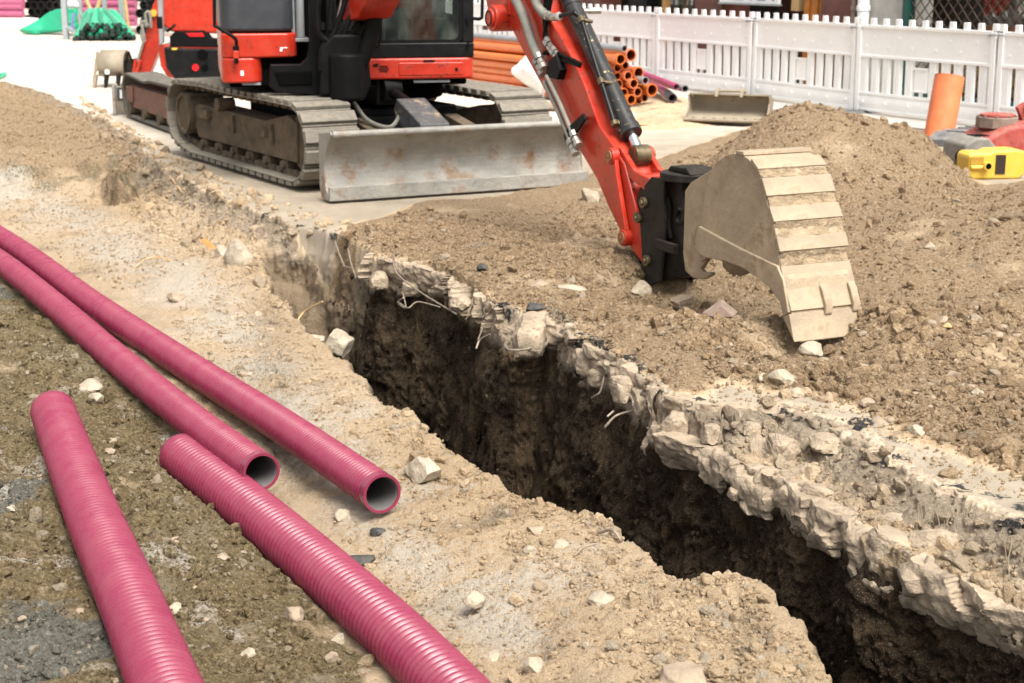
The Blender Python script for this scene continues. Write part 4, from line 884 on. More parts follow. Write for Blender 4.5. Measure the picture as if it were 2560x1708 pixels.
mb = MB(TBL); mb.prism([(-1.72, .44), (-1.70, .53), (-1.20, .69), (-1.14, .60), (-1.22, .48)], -.27, -.02, 'x'); mb.make('cylinder_cover', mat('cover_scratched', (.028, .034, .046), .45, dust=.25, rust=.22, rustcol=(.40, .29, .17), scale=8), bl, bevel=.012)
mb = MB(TBL); mb.cyl((-.14, -1.25, .62), (-.14, -.72, .72), .045); mb.cyl((-.22, -.74, .73), (-.06, -.74, .73), .10); mb.box(-.26, -.02, -.74, -.5, .60, .82); mb.make('blade_cylinder', M['black'], bl, bevel=.01)
mb = MB(TBL); mb.tube(smooth_path([(-.45, -.72, .62), (-.42, -.95, .50), (-.34, -1.25, .47), (-.22, -1.2, .60), (-.2, -1.1, .62)], 24), .018, 8); mb.make('blade_hose', M['hose'], bl)

# upper structure
CH_ = np.array([-1.23, 14.2, .012]); TH = frame(CH_, R(11)); YF = -.95
mb = MB(TH); mb.box(-1.25, .70, YF + .08, 1.2, .76, .90); mb.cyl((0.1, 0, .60), (.1, 0, .76), .52, seg=40); mb.make('turntable', M['dark'], EX, bevel=.02)
def rrect(x0, x1, z0, z1, r, n=5):
    out = []
    for cx, cz, a0 in ((x1 - r, z0 + r, -90), (x1 - r, z1 - r, 0), (x0 + r, z1 - r, 90), (x0 + r, z0 + r, 180)):
        for k in range(n + 1):
            a = R(a0 + 90 * k / n); out.append((cx + r * math.cos(a), cz + r * math.sin(a)))
    return out
def plan(x0, x1, y0, y1, r): return rrect(x0, x1, y0, y1, r, 7)
# right side body: orange lower part, grey hood above (rounded in plan)
mb = MB(TH)
mb.prism([(p[0], p[1]) for p in plan(-1.31, -.70, YF, 1.0, .10)], 1.0, 1.195, 'z')
body = mb.make('side_body', M['red'], EX, bevel=.018, seg=3)
mb = MB(TH); mb.prism(plan(-1.31, -.985, YF, 1.0, .10), .80, 1.0005, 'z'); mb.make('lower_side_body', M['red'], body, bevel=.018, seg=3)
mb = MB(TH); mb.prism(plan(-1.295, -.735, YF + .02, .98, .09), 1.195, 1.207, 'z'); mb.make('seam', M['dark'], body)
mb = MB(TH); mb.prism(plan(-1.31, -.72, YF, .9, .12), 1.207, 1.95, 'z'); mb.make('engine_hood', M['grey'], EX, bevel=.03, seg=3)
mb = MB(TH); mb.box(-.995, -.72, YF + .10, .5, .80, 1.0); mb.box(-.72, -.30, YF + .25, .6, .80, 2.0); mb.make('recess', M['dark'], EX)
mb = MB(TH); mb.box(-1.15, -1.0, YF + .03, YF + .13, .782, .80); mb.box(.25, .55, YF + .03, YF + .13, .782, .80); mb.make('underside_bracket', M['greyplastic'], EX)
mb = MB(TH); mb.box(-.75, -.60, YF + .06, YF + .3, 1.12, 1.15); mb.cyl((-.66, YF + .2, 1.15), (-.66, YF + .2, 1.5), .035); mb.box(-.73, -.70, YF + .2, YF + .3, 1.15, 1.5); mb.make('filter_unit', M['greyplastic'], EX, bevel=.006)
# cab
mb = MB(TH); mb.prism(plan(-.46, .75, YF, .75, .07), .812, .985, 'z'); cabf = mb.make('front_panel', M['red'], EX, bevel=.02, seg=3)
mb = MB(TH); mb.box(.12, .66, YF - .006, YF + .01, .842, .948); mb.make('hatch', M['red'], cabf, bevel=.008)
mb = MB(TH); mb.cyl((.60, YF - .012, .89), (.60, YF, .89), .013, seg=14); mb.box(.33, .42, YF - .010, YF, .955, .968); mb.make('latch', M['black'], cabf)
mb = MB(TH)
for k, (x0, x1, z) in enumerate([(-.035, .03, .922), (-.045, .04, .908), (-.045, .04, .894), (-.035, .03, .880), (-.09, -.045, .938), (-.09, -.05, .929), (-.088, -.05, .920)]): mb.box(x0, x1, YF - .004, YF + .004, z - .003, z + .003)
mb.make('air_slots', M['dark'], cabf)
mb = MB(TH)
mb.box(-.46, .75, YF + .01, YF + .08, .985, 1.105)                        # sill
mb.box(.655, .75, YF + .01, YF + .10, 1.105, 2.40); mb.box(-.46, -.40, YF + .01, YF + .08, 1.105, 2.40)
mb.box(-.46, .75, YF + .01, YF + .10, 2.40, 2.52); mb.box(-.46, .75, .6, .72, .985, 2.5); mb.box(-.46, -.42, YF + .08, .6, 2.4, 2.5); mb.box(.70, .75, YF + .1, .6, 2.4, 2.5)
mb.box(-.46, .75, YF + .02, .72, 2.52, 2.58); mb.box(.72, .75, YF + .1, .6, .985, 1.3); mb.box(.70, .75, -.2, -.12, 1.3, 2.4); mb.box(-.46, -.44, YF + .08, .6, .985, 1.2)
cab = mb.make('cab_frame', M['blackplain'], EX, bevel=.014, seg=3)
mb = MB(TH); mb.prism(rrect(-.41, .66, 1.10, 2.41, .07), YF + .022, YF + .03); mb.make('windscreen', M['glass'], cab)
mb = MB(TH); o_ = rrect(-.40, .655, 1.105, 2.40, .06); i_ = rrect(-.375, .63, 1.13, 2.375, .06); n_ = len(o_)
mb.add([(x, YF + .012, z) for x, z in o_] + [(x, YF + .012, z) for x, z in i_], [(k, (k + 1) % n_, n_ + (k + 1) % n_, n_ + k) for k in range(n_)]); mb.make('windscreen_seal', M['rubber'], cab)
mb = MB(TH); mb.box(.735, .745, YF + .12, -.2, 1.3, 2.4); mb.make('side_window', M['glass'], cab)
mb = MB(TH); mb.box(-.05, .45, .0, .45, 1.15, 1.32); mb.prism([(.38, 1.3), (.5, 1.3), (.6, 1.95), (.48, 1.97)], -.05, .45, 'x'); mb.make('seat', mat('seat_cloth', (.16, .15, .12), .9), cab, bevel=.05, seg=3)
mb = MB(TH)
for x in (.05, .18): mb.tube([(x, -.55, 1.02), (x, -.60, 1.35), (x, -.56, 1.5)], .012, 8)
for x in (.35, .5): mb.tube([(x, -.35, 1.0), (x, -.4, 1.3)], .016, 8)
mb.box(.30, .60, -.4, .1, 1.0, 1.28); mb.box(-.36, -.22, -.4, .2, 1.0, 1.3); mb.box(.38, .5, -.55, -.45, 1.05, 1.14)
mb.make('levers', mat('lever_grey', (.20, .21, .19), .5), cab, bevel=.01)
mb = MB(TH); mb.box(-.44, .72, YF + .1, .6, .985, 1.0); mb.make('cab_floor', M['black'], cab)
mb = MB(TH); mb.tube(smooth_path([(.74, YF - .0, 1.30), (.80, YF - .02, 1.30), (.815, YF - .02, 1.36), (.81, YF - .02, 1.75), (.76, YF, 1.8)], 20), .014, 10); mb.cyl((.70, YF + .02, 1.29), (.70, YF - .02, 1.29), .018); mb.cyl((.70, YF + .02, 1.09), (.70, YF - .02, 1.09), .014); mb.make('grab_handle', M['black'], EX)
mb = MB(TH); mb.tube(smooth_path([(-1.33, YF - .03, 1.75), (-1.35, YF - .05, 1.30), (-1.33, YF - .06, 1.25), (-1.20, YF - .06, 1.165), (-1.185, YF - .05, 1.10)], 24), .014, 8); mb.make('mirror_rod', M['black'], EX)
mb = MB(TH); mb.box(-1.215, -1.165, YF - .06, YF - .03, 1.06, 1.10); mb.cyl((-1.19, YF - .045, 1.0), (-1.19, YF - .045, .96), .016); mb.make('rod_clamp', M['black'], EX, bevel=.005)
mb = MB(TH); mb.box(-1.215, -1.17, YF - .062, YF - .02, 1.0, 1.062); mb.make('rod_clip', M['red'], EX, bevel=.006)
mb = MB(TH); mb.box(-1.16, -1.135, YF - .004, YF + .01, .86, .90); mb.make('sticker', M['white'], EX); mb = MB(TH); mb.box(-.84, -.78, YF - .004, YF + .01, 1.075, 1.082); mb.box(-.84, -.82, YF - .004, YF + .01, 1.05, 1.07); mb.make('sticker', M['white'], EX)

# swing bracket in front of the house
mb = MB(TH); yb0, yb1 = YF - .22, YF - .06
mb.prism([(-.93, .955), (-.69, .955), (-.635, 1.0), (-.61, 1.1), (-.60, 1.6), (-.53, 1.6), (-.52, 1.10), (-.52, .70), (-.89, .735), (-.94, .78)], yb0 + .06, yb1)
br = mb.make('swing_bracket', M['black'], EX, bevel=.012)
mb = MB(TH); mb.prism([(-.90, .90), (-.60, .90), (-.60, .79), (-.86, .79)], yb0 + .045, yb0 + .065); mb.make('bracket_pocket', M['dark'], br, bevel=.01)
mb = MB(TH); mb.prism([(-.56, .71), (-.18, .705), (-.14, .80), (-.16, 1.05), (-.20, 1.20), (-.44, 1.20), (-.53, 1.10)], yb0 - .12, yb1); mb.cyl((-.33, yb0 - .1, .68), (-.33, yb0 - .1, 1.05), .15, seg=24)
mb.make('king_post', M['black'], br, bevel=.03)

# arm plane: x across (to the right), y back from the bucket tip towards the machine, z up
OA = gp(1990, 850)[:2]; TA = frame((OA[0], OA[1], 0), R(25)); _n = np.array([math.cos(R(25)), math.sin(R(25))]); _h = np.array([math.sin(R(25)), -math.cos(R(25))])
def ap(px, py, off=0.0):                          # pixel -> (y back, z) in the upright plane of the arm, off to the right
    q = vp(px, py, OA + _n * off, _n); return (-(q[:2] - OA) @ _h, q[2])
def apl(pts, off): return [ap(x, y, off) for x, y in pts]
XL, XR = .10, .285; XM = (XL + XR) / 2
arm_out = apl([(1226, 50), (1279, 74), (1312, 139), (1362, 229), (1415, 335), (1451, 381), (1491, 448), (1521, 520), (1561, 600), (1605, 660), (1600, 610), (1598, 560), (1575, 470), (1560, 410), (1531, 361), (1498, 315), (1461, 215), (1425, 133), (1379, 55)], XL)
top = [(4.15, 2.05), (3.55, 2.15), (3.35, 1.75)]
mb = MB(TA); yy0, zz0 = arm_out[0]
mb.prism([(yy0 + .25, zz0 + .38)] + arm_out + [(arm_out[-1][0] + .05, arm_out[-1][1] + .25), (arm_out[-1][0] + .18, arm_out[-1][1] + .42)], XL, XR, 'x')
arm = mb.make('arm', M['red'], EX, bevel=.012, seg=3)
mb = MB(TA); a, b = ap(1262, 45, XL); mb.cyl((XL - .10, a, b), (XR + .05, a, b), .088, seg=32); mb.cyl((XL - .118, a, b), (XL - .09, a, b), .062, seg=32); mb.make('arm_boss', M['red'], arm, bevel=.01)
mb = MB(TA); mb.ring((XL - .12, a, b), (1, 0, 0), .050, .043, .006, 32); mb.make('boss_ring', M['black'], arm)
# boom from the king post over the picture's top edge down to the arm boss
f_ = ap(850, 55, XM); f_ = (f_[0] + .05, f_[1] - .2)
boom_line = [f_, (f_[0] - .28, f_[1] + .42), (f_[0] - .75, 2.45), (f_[0] - 1.2, 2.85), (a + .55, 2.60), (a + .1, b + .38), (a, b)]
hb = [.12, .14, .20, .25, .19, .14, .10]; L_ = np.array(boom_line); d = np.gradient(L_, axis=0); d /= np.linalg.norm(d, axis=1)[:, None]; nn = np.stack([-d[:, 1], d[:, 0]], 1)
up_ = L_ + nn * np.array(hb)[:, None]; dn_ = L_ - nn * np.array(hb)[:, None]
mb = MB(TA)
for i in range(1, 6):
    w0, w1 = .115, .115
    mb.prism([tuple(up_[i]), tuple(up_[i + 1]), tuple(dn_[i + 1]), tuple(dn_[i])], XM - w0, XM + w1, 'x')
boom = mb.make('boom', M['red'], EX)
mb = MB(TA); mb.prism([tuple(up_[0]), tuple(up_[1]), tuple(dn_[1]), tuple(dn_[0])], XM - .09, XM + .09, 'x'); mb.cyl((XM - .14, *f_), (XM + .14, *f_), .11); mb.make('boom_foot', M['black'], boom, bevel=.02)
# boom cylinder with its guard in front of the boom foot, hose bundle
b0 = np.array([XM, f_[0] - .22, .92]); b1 = np.array([XM + .02, f_[0] - .98, 1.95])
mb = MB(TA); mb.cyl(b0, b0 + (b1 - b0) * .75, .085, seg=24); mb.cyl(b0 - np.array([.1, 0, 0]), b0 + np.array([.1, 0, 0]), .10); mb.make('boom_cylinder', M['black'], EX, bevel=.01)
mb = MB(TA); g0 = apl([(905, -6), (959, -6), (934, 44), (908, 52), (879, 46)], XM - .2)
mb.prism(g0, XM - .33, XM - .05, 'x'); mb.make('cylinder_guard', M['red'], EX, bevel=.01)
def on_front(px, py, dy=-.30):
    return vp(px, py, (CH_ + np.array([-math.sin(R(11)), math.cos(R(11)), 0]) * (YF + dy))[:2], (-math.sin(R(11)), math.cos(R(11))))
for nm, pts, r, mm in [('hose_bundle', [(945, -20), (938, 40), (925, 95), (905, 150), (878, 195), (850, 215)], .062, 'rubber'), ('hose', [(948, 20), (952, 60), (950, 100), (942, 118), (930, 105)], .010, 'rubber'), ('hose', [(868, -20), (852, 40), (830, 90), (808, 115), (802, 150), (806, 175)], .022, 'black'), ('hose', [(795, -10), (792, 40), (800, 85), (820, 105)], .03, 'black'),
                       ('hose', [(905, -10), (880, 35), (865, 70), (850, 110)], .02, 'rubber'), ('hose', [(830, -10), (825, 60), (826, 120)], .02, 'rubber'), ('hose', [(925, 45), (905, 80), (885, 120), (870, 150)], .024, 'rubber')]:
    mb = MB(); mb.tube(smooth_path([on_front(x, y, -.34 if r > .05 else -.30) for x, y in pts], 30), r, 12); mb.make(nm, M[mm], EX)
for x, y in ((803, 168), (806, 65), (824, 66), (851, 65)):
    mb = MB(); q = on_front(x, y, -.32); mb.cyl(q - np.array([0, 0, .03]), q + np.array([0, 0, .03]), .024, seg=6); mb.make('hose_fitting', M['black'], EX)

# bucket cylinder
c0 = np.array([XM + .02, *ap(1418, -12, XM + .02)]); c1 = np.array([XM + .02, *ap(1578, 333, XM + .02)]); c2 = np.array([XM + .02, *ap(1600, 388, XM + .02)])
ex = (c1 - c0) / np.linalg.norm(c1 - c0)
mb = MB(TA); mb.cyl(c0 - ex * .35, c1, .057, seg=32); mb.cyl(c1 - ex * .05, c1 + ex * .012, .066, seg=32); mb.ring(c0 + ex * .10, ex, .062, .05, .03, 32); cy = mb.make('bucket_cylinder', mat('cylinder_black', (.012, .0125, .0135), .34, dust=.06, chips=.045, chipcol=(.55, .42, .20), scale=9), EX, bevel=.004)
mb = MB(TA); mb.cyl(c1, c2, .030, seg=24); mb.make('rod', M['chrome'], cy)
mb = MB(TA); mb.cyl(c2 - np.array([.05, 0, 0]), c2 + np.array([.05, 0, 0]), .062, seg=28); mb.make('rod_eye', M['grease'], cy, bevel=.006)
side = np.array([-.075, 0, 0]); off = np.array([0, .015, .02])
l0 = np.array([XM - .06, *ap(1452, 45, XM - .06)]); l1 = np.array([XM - .06, *ap(1535, 305, XM - .06)])
mb = MB(TA); mb.tube(np.vstack([smooth_path([l0 + np.array([-.03, .03, .03]), l0, l0 + (l1 - l0) * .06], 10), [l1]]), .015, 12); mb.make('oil_line', M['blackplain'], cy)
mb = MB(TA)
for t in (.02, .62): q = l0 + (l1 - l0) * t; mb = MB(TA); mb.cyl(q - ex * .02, q + ex * .02, .022); mb.cyl(q, q + np.array([.07, -.01, -.01]), .012); mb.make('line_clamp', M['grease'], cy)
mb = MB(TA)
mb.cyl(l1, l1 + ex * .03, .024, seg=8); mb.cyl(l1, l1 + np.array([.06, -.015, -.02]), .02, seg=8); mb.make('line_elbow', M['grease'], cy)
mb = MB(TA); q = c0 + ex * .14
mb.cyl(q + np.array([.05, 0, 0]), q + np.array([.14, 0, 0]), .016, seg=8); mb.cyl(q + np.array([.10, 0, 0]), q + np.array([.18, 0, 0]), .022, seg=6); mb.make('port_fitting', M['steel'], cy)
for s_ in (-1, 1):
    mb = MB(TA); e_ = np.array([XM + .02 + s_ * .085, c0[1], c0[2]]); mb.cyl(e_ - ex * .35, e_ - ex * .0, .07, seg=20); mb.make('cylinder_lug', M['red'], arm, bevel=.01)
# hoses on the arm's near side
def onarm(px, py, out=.03): return np.array([XL - out, *ap(px, py, XL - out)])
def hose(nm, pts, r, mm, par, out=.035):
    mb = MB(TA); mb.tube(smooth_path([onarm(x, y, out) for x, y in pts], 40), r, 12); return mb.make(nm, M[mm], par)
hose('hose', [(1270, -25), (1292, 5), (1312, 50), (1330, 105), (1347, 145)], .030, 'hose', arm, .05)
hose('hose', [(1333, -25), (1342, 8), (1358, 32), (1370, 40)], .030, 'hose', arm, .04)
hose('hose', [(1366, -10), (1364, 10), (1362, 45), (1364, 80), (1368, 98)], .014, 'rubber', arm, .02); hose('hose', [(1378, -10), (1374, 15), (1368, 45), (1362, 85), (1364, 102)], .014, 'rubber', arm, .025)
hose('hose', [(1397, 132), (1412, 142), (1432, 150), (1452, 160)], .011, 'rubber', arm, .02); hose('hose', [(1392, 142), (1405, 152), (1425, 156), (1450, 166)], .011, 'rubber', arm, .02)
def fitting(pts, r, par=arm, mm='steel', out=.04, nm='hose_fitting'):
    mb = MB(TA); P = [onarm(x, y, out) for x, y in pts]
    for i in range(len(P) - 1): mb.cyl(P[i], P[i] + (P[i + 1] - P[i]) * .8, r * (1 if i % 2 else 1.2), seg=8)
    mb.make(nm, M[mm], par)
fitting([(1345, 136), (1350, 150), (1356, 162), (1362, 175)], .024, out=.05); fitting([(1340, 150), (1346, 164), (1352, 178), (1358, 190)], .022, out=.05)
fitting([(1368, 36), (1380, 44), (1392, 42), (1400, 40)], .022, out=.03)
fitting([(1366, 96), (1374, 110), (1382, 120), (1390, 130), (1396, 136)], .015, out=.025); fitting([(1362, 104), (1370, 118), (1378, 128), (1386, 138), (1390, 144)], .015, out=.03)
mb = MB(TA); mb.cyl(onarm(1400, 40, .02), l0 + np.array([-.03, .03, .03]), .016); mb.make('elbow', M['blackplain'], arm)
mb = MB(TA); mb.prism(apl([(1372, 150), (1388, 138), (1400, 175), (1392, 200), (1364, 192), (1366, 172)], XL - .05), XL - .05, XL + .005, 'x'); mb.make('pipe_bracket', M['black'], arm, bevel=.004)
mb = MB(TA); mb.prism(apl([(1358, 128), (1372, 126), (1368, 138), (1356, 138)], XL - .02), XL - .02, XL - .012, 'x'); mb.make('small_bracket', M['black'], arm)
for p in ([(1366, 190), (1400, 260), (1424, 318), (1432, 338)], [(1360, 205), (1395, 280), (1418, 335), (1424, 352)]):
    mb = MB(TA); mb.tube([onarm(x, y, .055) for x, y in p], .0135, 12); mb.make('steel_pipe', M['hose'], arm)
mb = MB(TA); mb.prism(apl([(1462, 284), (1468, 298), (1452, 322), (1440, 340), (1418, 356), (1414, 338), (1424, 318), (1440, 304)], XL - .045), XL - .06, XL - .045, 'x'); mb.box(XL - .05, XL + .004, *sorted((ap(1462, 290, XL)[0], ap(1468, 300, XL)[0])), ap(1462, 296, XL)[1] - .01, ap(1462, 296, XL)[1] + .01); mb.make('end_bracket', M['black'], arm, bevel=.003)
fitting([(1432, 330), (1438, 345), (1443, 356), (1448, 366)], .022, out=.06); fitting([(1424, 350), (1430, 364), (1436, 376), (1441, 388)], .022, out=.06)
# links and coupler
pt = ap(1540, 390, XL); pl_ = ap(1572, 594, XL)
for x0 in (XL - .035, XR + .01):
    mb = MB(TA); v = np.array(pl_) - np.array(pt); v /= np.linalg.norm(v); u = np.array([-v[1], v[0]])
    k = [(np.array(pt) + u * .036 - v * .01), np.array(pt) + u * .026 + v * .12, np.array(pl_) + u * .036, np.array(pl_) - u * .036, np.array(pt) - u * .03 + v * .12, np.array(pt) - u * .042 - v * .01]
    mb.prism([tuple(p) for p in k], x0, x0 + .028, 'x'); mb.cyl((x0 - .012, *pt), (x0 + .038, *pt), .050, seg=28); mb.cyl((x0 - .012, *pl_), (x0 + .038, *pl_), .048, seg=28); lk = mb.make('side_link', M['red'], EX, bevel=.005)
    mb = MB(TA); xx = x0 - .02 if x0 < XM else x0 + .04
    for q in (pt, pl_): mb.cyl((xx, *q), (xx + .014, *q), .036, seg=28); mb.cyl((xx - .004, *q), (xx + .018, *q), .010, seg=8)
    mb.make('pin', M['pin'], lk)
ct_ = (pt[0] - .40, pt[1] - .06)
for x0 in (XM - .085, XM + .075):
    mb = MB(TA); mb.prism([(pt[0] + .045, pt[1] + .035), (pt[0] - .03, pt[1] + .055), (pt[0] - .20, pt[1] - .06), (ct_[0], ct_[1] - .03), (ct_[0] + .02, ct_[1] - .12), (pt[0] - .10, pt[1] - .10), (pt[0] + .03, pt[1] - .05)], x0, x0 + .034, 'x'); mb.make('push_link', M['red'], EX, bevel=.008)
mb = MB(TA); mb.box(XM - .06, XM + .08, ct_[0] + .08, ct_[0] + .18, ct_[1] - .08, ct_[1] - .02); mb.make('link_crosspiece', M['red'], EX, bevel=.008)
hose('hose', [(1583, 478), (1577, 470), (1572, 490), (1580, 520), (1596, 545)], .013, 'rubber', arm, -.02)
def z6(pts): return [(1500 + x / 2.704, 300 + y / 2.704) for x, y in pts]
XCL = XL - .03
cpl = apl(z6([(345, 385), (300, 440), (278, 560), (262, 640), (270, 720), (282, 860), (275, 1060), (335, 1120), (400, 1090), (420, 900), (435, 700), (430, 480), (440, 400)]), XCL)
for x0 in (XCL, XR + .03):
    mb = MB(TA); mb.prism(cpl, x0, x0 + .022, 'x'); cp_ = mb.make('coupler_plate', M['coupler'], EX, bevel=.006)
    if x0 == XCL:
        for p in z6([(305, 558), (266, 660), (325, 950), (288, 1045)]):
            q = ap(*p, XCL); mb = MB(TA); mb.cyl((x0 - .022, *q), (x0, *q), .032, seg=20); mb.cyl((x0 - .034, *q), (x0 - .02, *q), .017, seg=6); mb.make('coupler_bolt', M['grease'], cp_, bevel=.003)
cb = apl(z6([(350, 390), (620, 400), (625, 520), (600, 860), (560, 1060), (470, 1080), (350, 1080), (300, 800), (300, 560)]), XM)
mb = MB(TA); mb.prism([(y - .01, z) for y, z in cb], XL + .02, XR + .02, 'x'); core = mb.make('coupler_body', M['coupler'], EX, bevel=.012)
q = ap(*z6([(600, 350)])[0], XM); mb = MB(TA); mb.cyl((XM, q[0], q[1] - .045), (XM, q[0], q[1] + .0), .16, seg=32); mb.prism([(q[0] - .15, q[1]), (q[0] + .10, q[1]), (q[0] + .07, q[1] + .03), (q[0] - .10, q[1] + .035)], XM - .08, XM + .09, 'x'); mb.make('coupler_head', M['coupler'], core, bevel=.008)
for pts_ in ([(455, 520), (470, 600), (465, 700), (480, 800)], [(540, 600), (520, 640), (525, 690), (560, 700)]):
    mb = MB(TA); mb.tube(smooth_path([np.array([XCL + .03, *ap(*z6([p])[0], XCL + .03)]) for p in pts_], 20), .014, 8); mb.make('coupler_hose', M['rubber'], core)
q = ap(*z6([(430, 840)])[0], XCL); mb = MB(TA); mb.box(XCL - .03, XCL, q[0] - .16, q[0] + .06, q[1] - .03, q[1] + .025); mb.make('coupler_rib', M['coupler'], core, bevel=.005)

# the bucket on the end of the arm: side plates, wrapper, wear strips, lip with ridges
WB = .385
CAKED = mat('caked_soil', (.34, .255, .16), .95, var=.3, scale=14, bump=.9, bscale=70)
outl = z6([(690, 960), (735, 930), (860, 950), (990, 1000), (1080, 1060), (1180, 1140), (1240, 1230), (1265, 1330), (1340, 1500)])
shell = z6([(1340, 1500), (1310, 1400), (1300, 1300), (1262, 1080), (1225, 985), (1200, 790), (1185, 720), (1150, 600), (1130, 530), (1100, 400), (1082, 345), (1045, 300), (1010, 262), (960, 232), (905, 224), (850, 242), (790, 290), (755, 340)])
back = z6([(755, 340), (730, 420), (700, 600), (690, 720), (660, 820)])
prof2 = apl(outl + shell[1:] + back[1:], 0)
bm_ = M['bucket']
mb = MB(TA); mb.prism(prof2, -.006, .016, 'x'); bk = mb.make('bucket', bm_, EX, bevel=.005)
mb = MB(TA); mb.prism(prof2, WB - .016, WB + .006, 'x'); mb.make('far_side_plate', bm_, bk, bevel=.005)
sh = np.array(apl(shell, 0)); mb = MB(TA); mb.strip(sh, -.016, .014, WB - .014, 'x'); mb.make('wrapper', mat('bucket_wrapper', (.33, .255, .17), .8, dust=.9, dustcol=(.40, .31, .21), scale=9, bump=.6, bscale=40), bk, angle=25)
sp_ = smooth_path([(0, *p) for p in sh[4:14]], 60); sp_ = sp_[:, 1:]; ss = np.concatenate([[0], np.cumsum(np.linalg.norm(np.diff(sp_, axis=0), axis=1))])
def wear(pa, pb, lift=.014, name='wear_strip'):
    A_, B_ = np.array(ap(*z6([pa])[0], 0)), np.array(ap(*z6([pb])[0], 0)); d_ = B_ - A_; d_ /= np.linalg.norm(d_); nn_ = np.array([-d_[1], d_[0]])
    cen = np.array(ap(*z6([(900, 650)])[0], 0))
    if (A_ - cen) @ nn_ < 0: nn_ = -nn_
    mb = MB(TA); mb.prism([tuple(A_ - nn_ * .004), tuple(B_ - nn_ * .004), tuple(B_ + nn_ * lift - d_ * .004), tuple(A_ + nn_ * lift + d_ * .004)], -.012, WB + .012, 'x'); mb.make(name, bm_, bk, bevel=.003)
for pa, pb in (((1080, 346), (1030, 272)), ((1135, 525), (1098, 395)), ((1184, 700), (1148, 590)), ((1222, 900), (1198, 795)), ((985, 236), (930, 224))): wear(pa, pb)
wear((1300, 1300), (1226, 990), .012, 'base_plate')
# reinforcement strap on the near side plate and the hanger ears
mb = MB(TA); mb.prism(apl(z6([(690, 715), (960, 860), (1222, 985), (1262, 1080), (1300, 1300), (1265, 1330), (1240, 1230), (1180, 1140), (1080, 1060), (990, 1000), (860, 950), (735, 930), (690, 900), (665, 820)]), 0), -.024, -.004, 'x'); mb.make('side_cutter', bm_, bk, bevel=.006)
ear = apl(z6([(755, 338), (620, 420), (578, 480), (572, 700), (565, 900), (580, 1020), (630, 1068), (700, 1078), (755, 1052), (757, 1030), (700, 1028), (684, 1008), (735, 932), (700, 800), (720, 560)]), .06)
for x0 in (.055, WB - .09):
    mb = MB(TA); mb.prism(ear, x0, x0 + .03, 'x'); mb.make('hanger_ear', bm_, bk, bevel=.006)
lp = np.array(apl(z6([(1262, 1328), (1340, 1500)]), 0)); mb = MB(TA)
lpd = (lp[1] - lp[0]); lpn = np.array([-lpd[1], lpd[0]]) / np.linalg.norm(lpd)
a_ = np.array(ap(*z6([(1306, 1310)])[0], 0)); mb.prism([tuple(a_), tuple(lp[1]), tuple(lp[0])], -.024, WB + .02, 'x'); mb.make('cutting_lip', M['bucket'], bk, bevel=.003)
t0 = np.array(ap(*z6([(1262, 1085)])[0], 0)); t1 = np.array(ap(*z6([(1302, 1320)])[0], 0)); td = (t1 - t0) / np.linalg.norm(t1 - t0); tn_ = np.array([-td[1], td[0]])
if (t0 - np.array(ap(*z6([(900, 1000)])[0], 0))) @ tn_ < 0: tn_ = -tn_
for x in (WB * .52, WB - .02):
    mb = MB(TA); P = [t0 + td * .03 + tn_ * .010, t0 + td * .07 + tn_ * .026, t0 + td * .15 + tn_ * .034, t1 + td * .015 + tn_ * .018, t1 + td * .02 + tn_ * .002, t0 + td * .05 + tn_ * .002]
    mb.prism([tuple(p) for p in P], x - .022, x + .022, 'x'); mb.make('tooth_adapter', bm_, bk, bevel=.009, seg=3)

for pa, pb in (((1148, 590), (1135, 525)), ((1198, 795), (1184, 700)), ((1226, 985), (1222, 900)), ((1098, 395), (1082, 346))):
    A_, B_ = np.array(ap(*z6([pa])[0], 0)), np.array(ap(*z6([pb])[0], 0)); d_ = B_ - A_; nn_ = np.array([-d_[1], d_[0]]) / np.linalg.norm(d_)
    if (A_ - np.array(ap(*z6([(900, 650)])[0], 0))) @ nn_ < 0: nn_ = -nn_
    gu, gv = np.meshgrid(np.linspace(.0, 1, 90), np.linspace(-.05, 1.05, 18)); x_ = -.004 + (WB + .008) * gu
    h_ = .003 + .012 * fbm(x_ * 1.0 + pa[0], gv * .1 + pa[1], 11, 4) + .005 * (1 - np.minimum(gv, 1 - gv) * 2)
    V_ = np.stack([x_, A_[0] + d_[0] * gv + nn_[0] * h_, A_[1] + d_[1] * gv + nn_[1] * h_], -1).reshape(-1, 3); ii = np.arange(17)[:, None] * 90; kk_ = np.arange(89)[None]
    F_ = np.stack([ii + kk_, ii + kk_ + 1, ii + 90 + kk_ + 1, ii + 90 + kk_], -1).reshape(-1, 4)
    arr_mesh('caked_soil', TA(V_), F_, CAKED, bk)
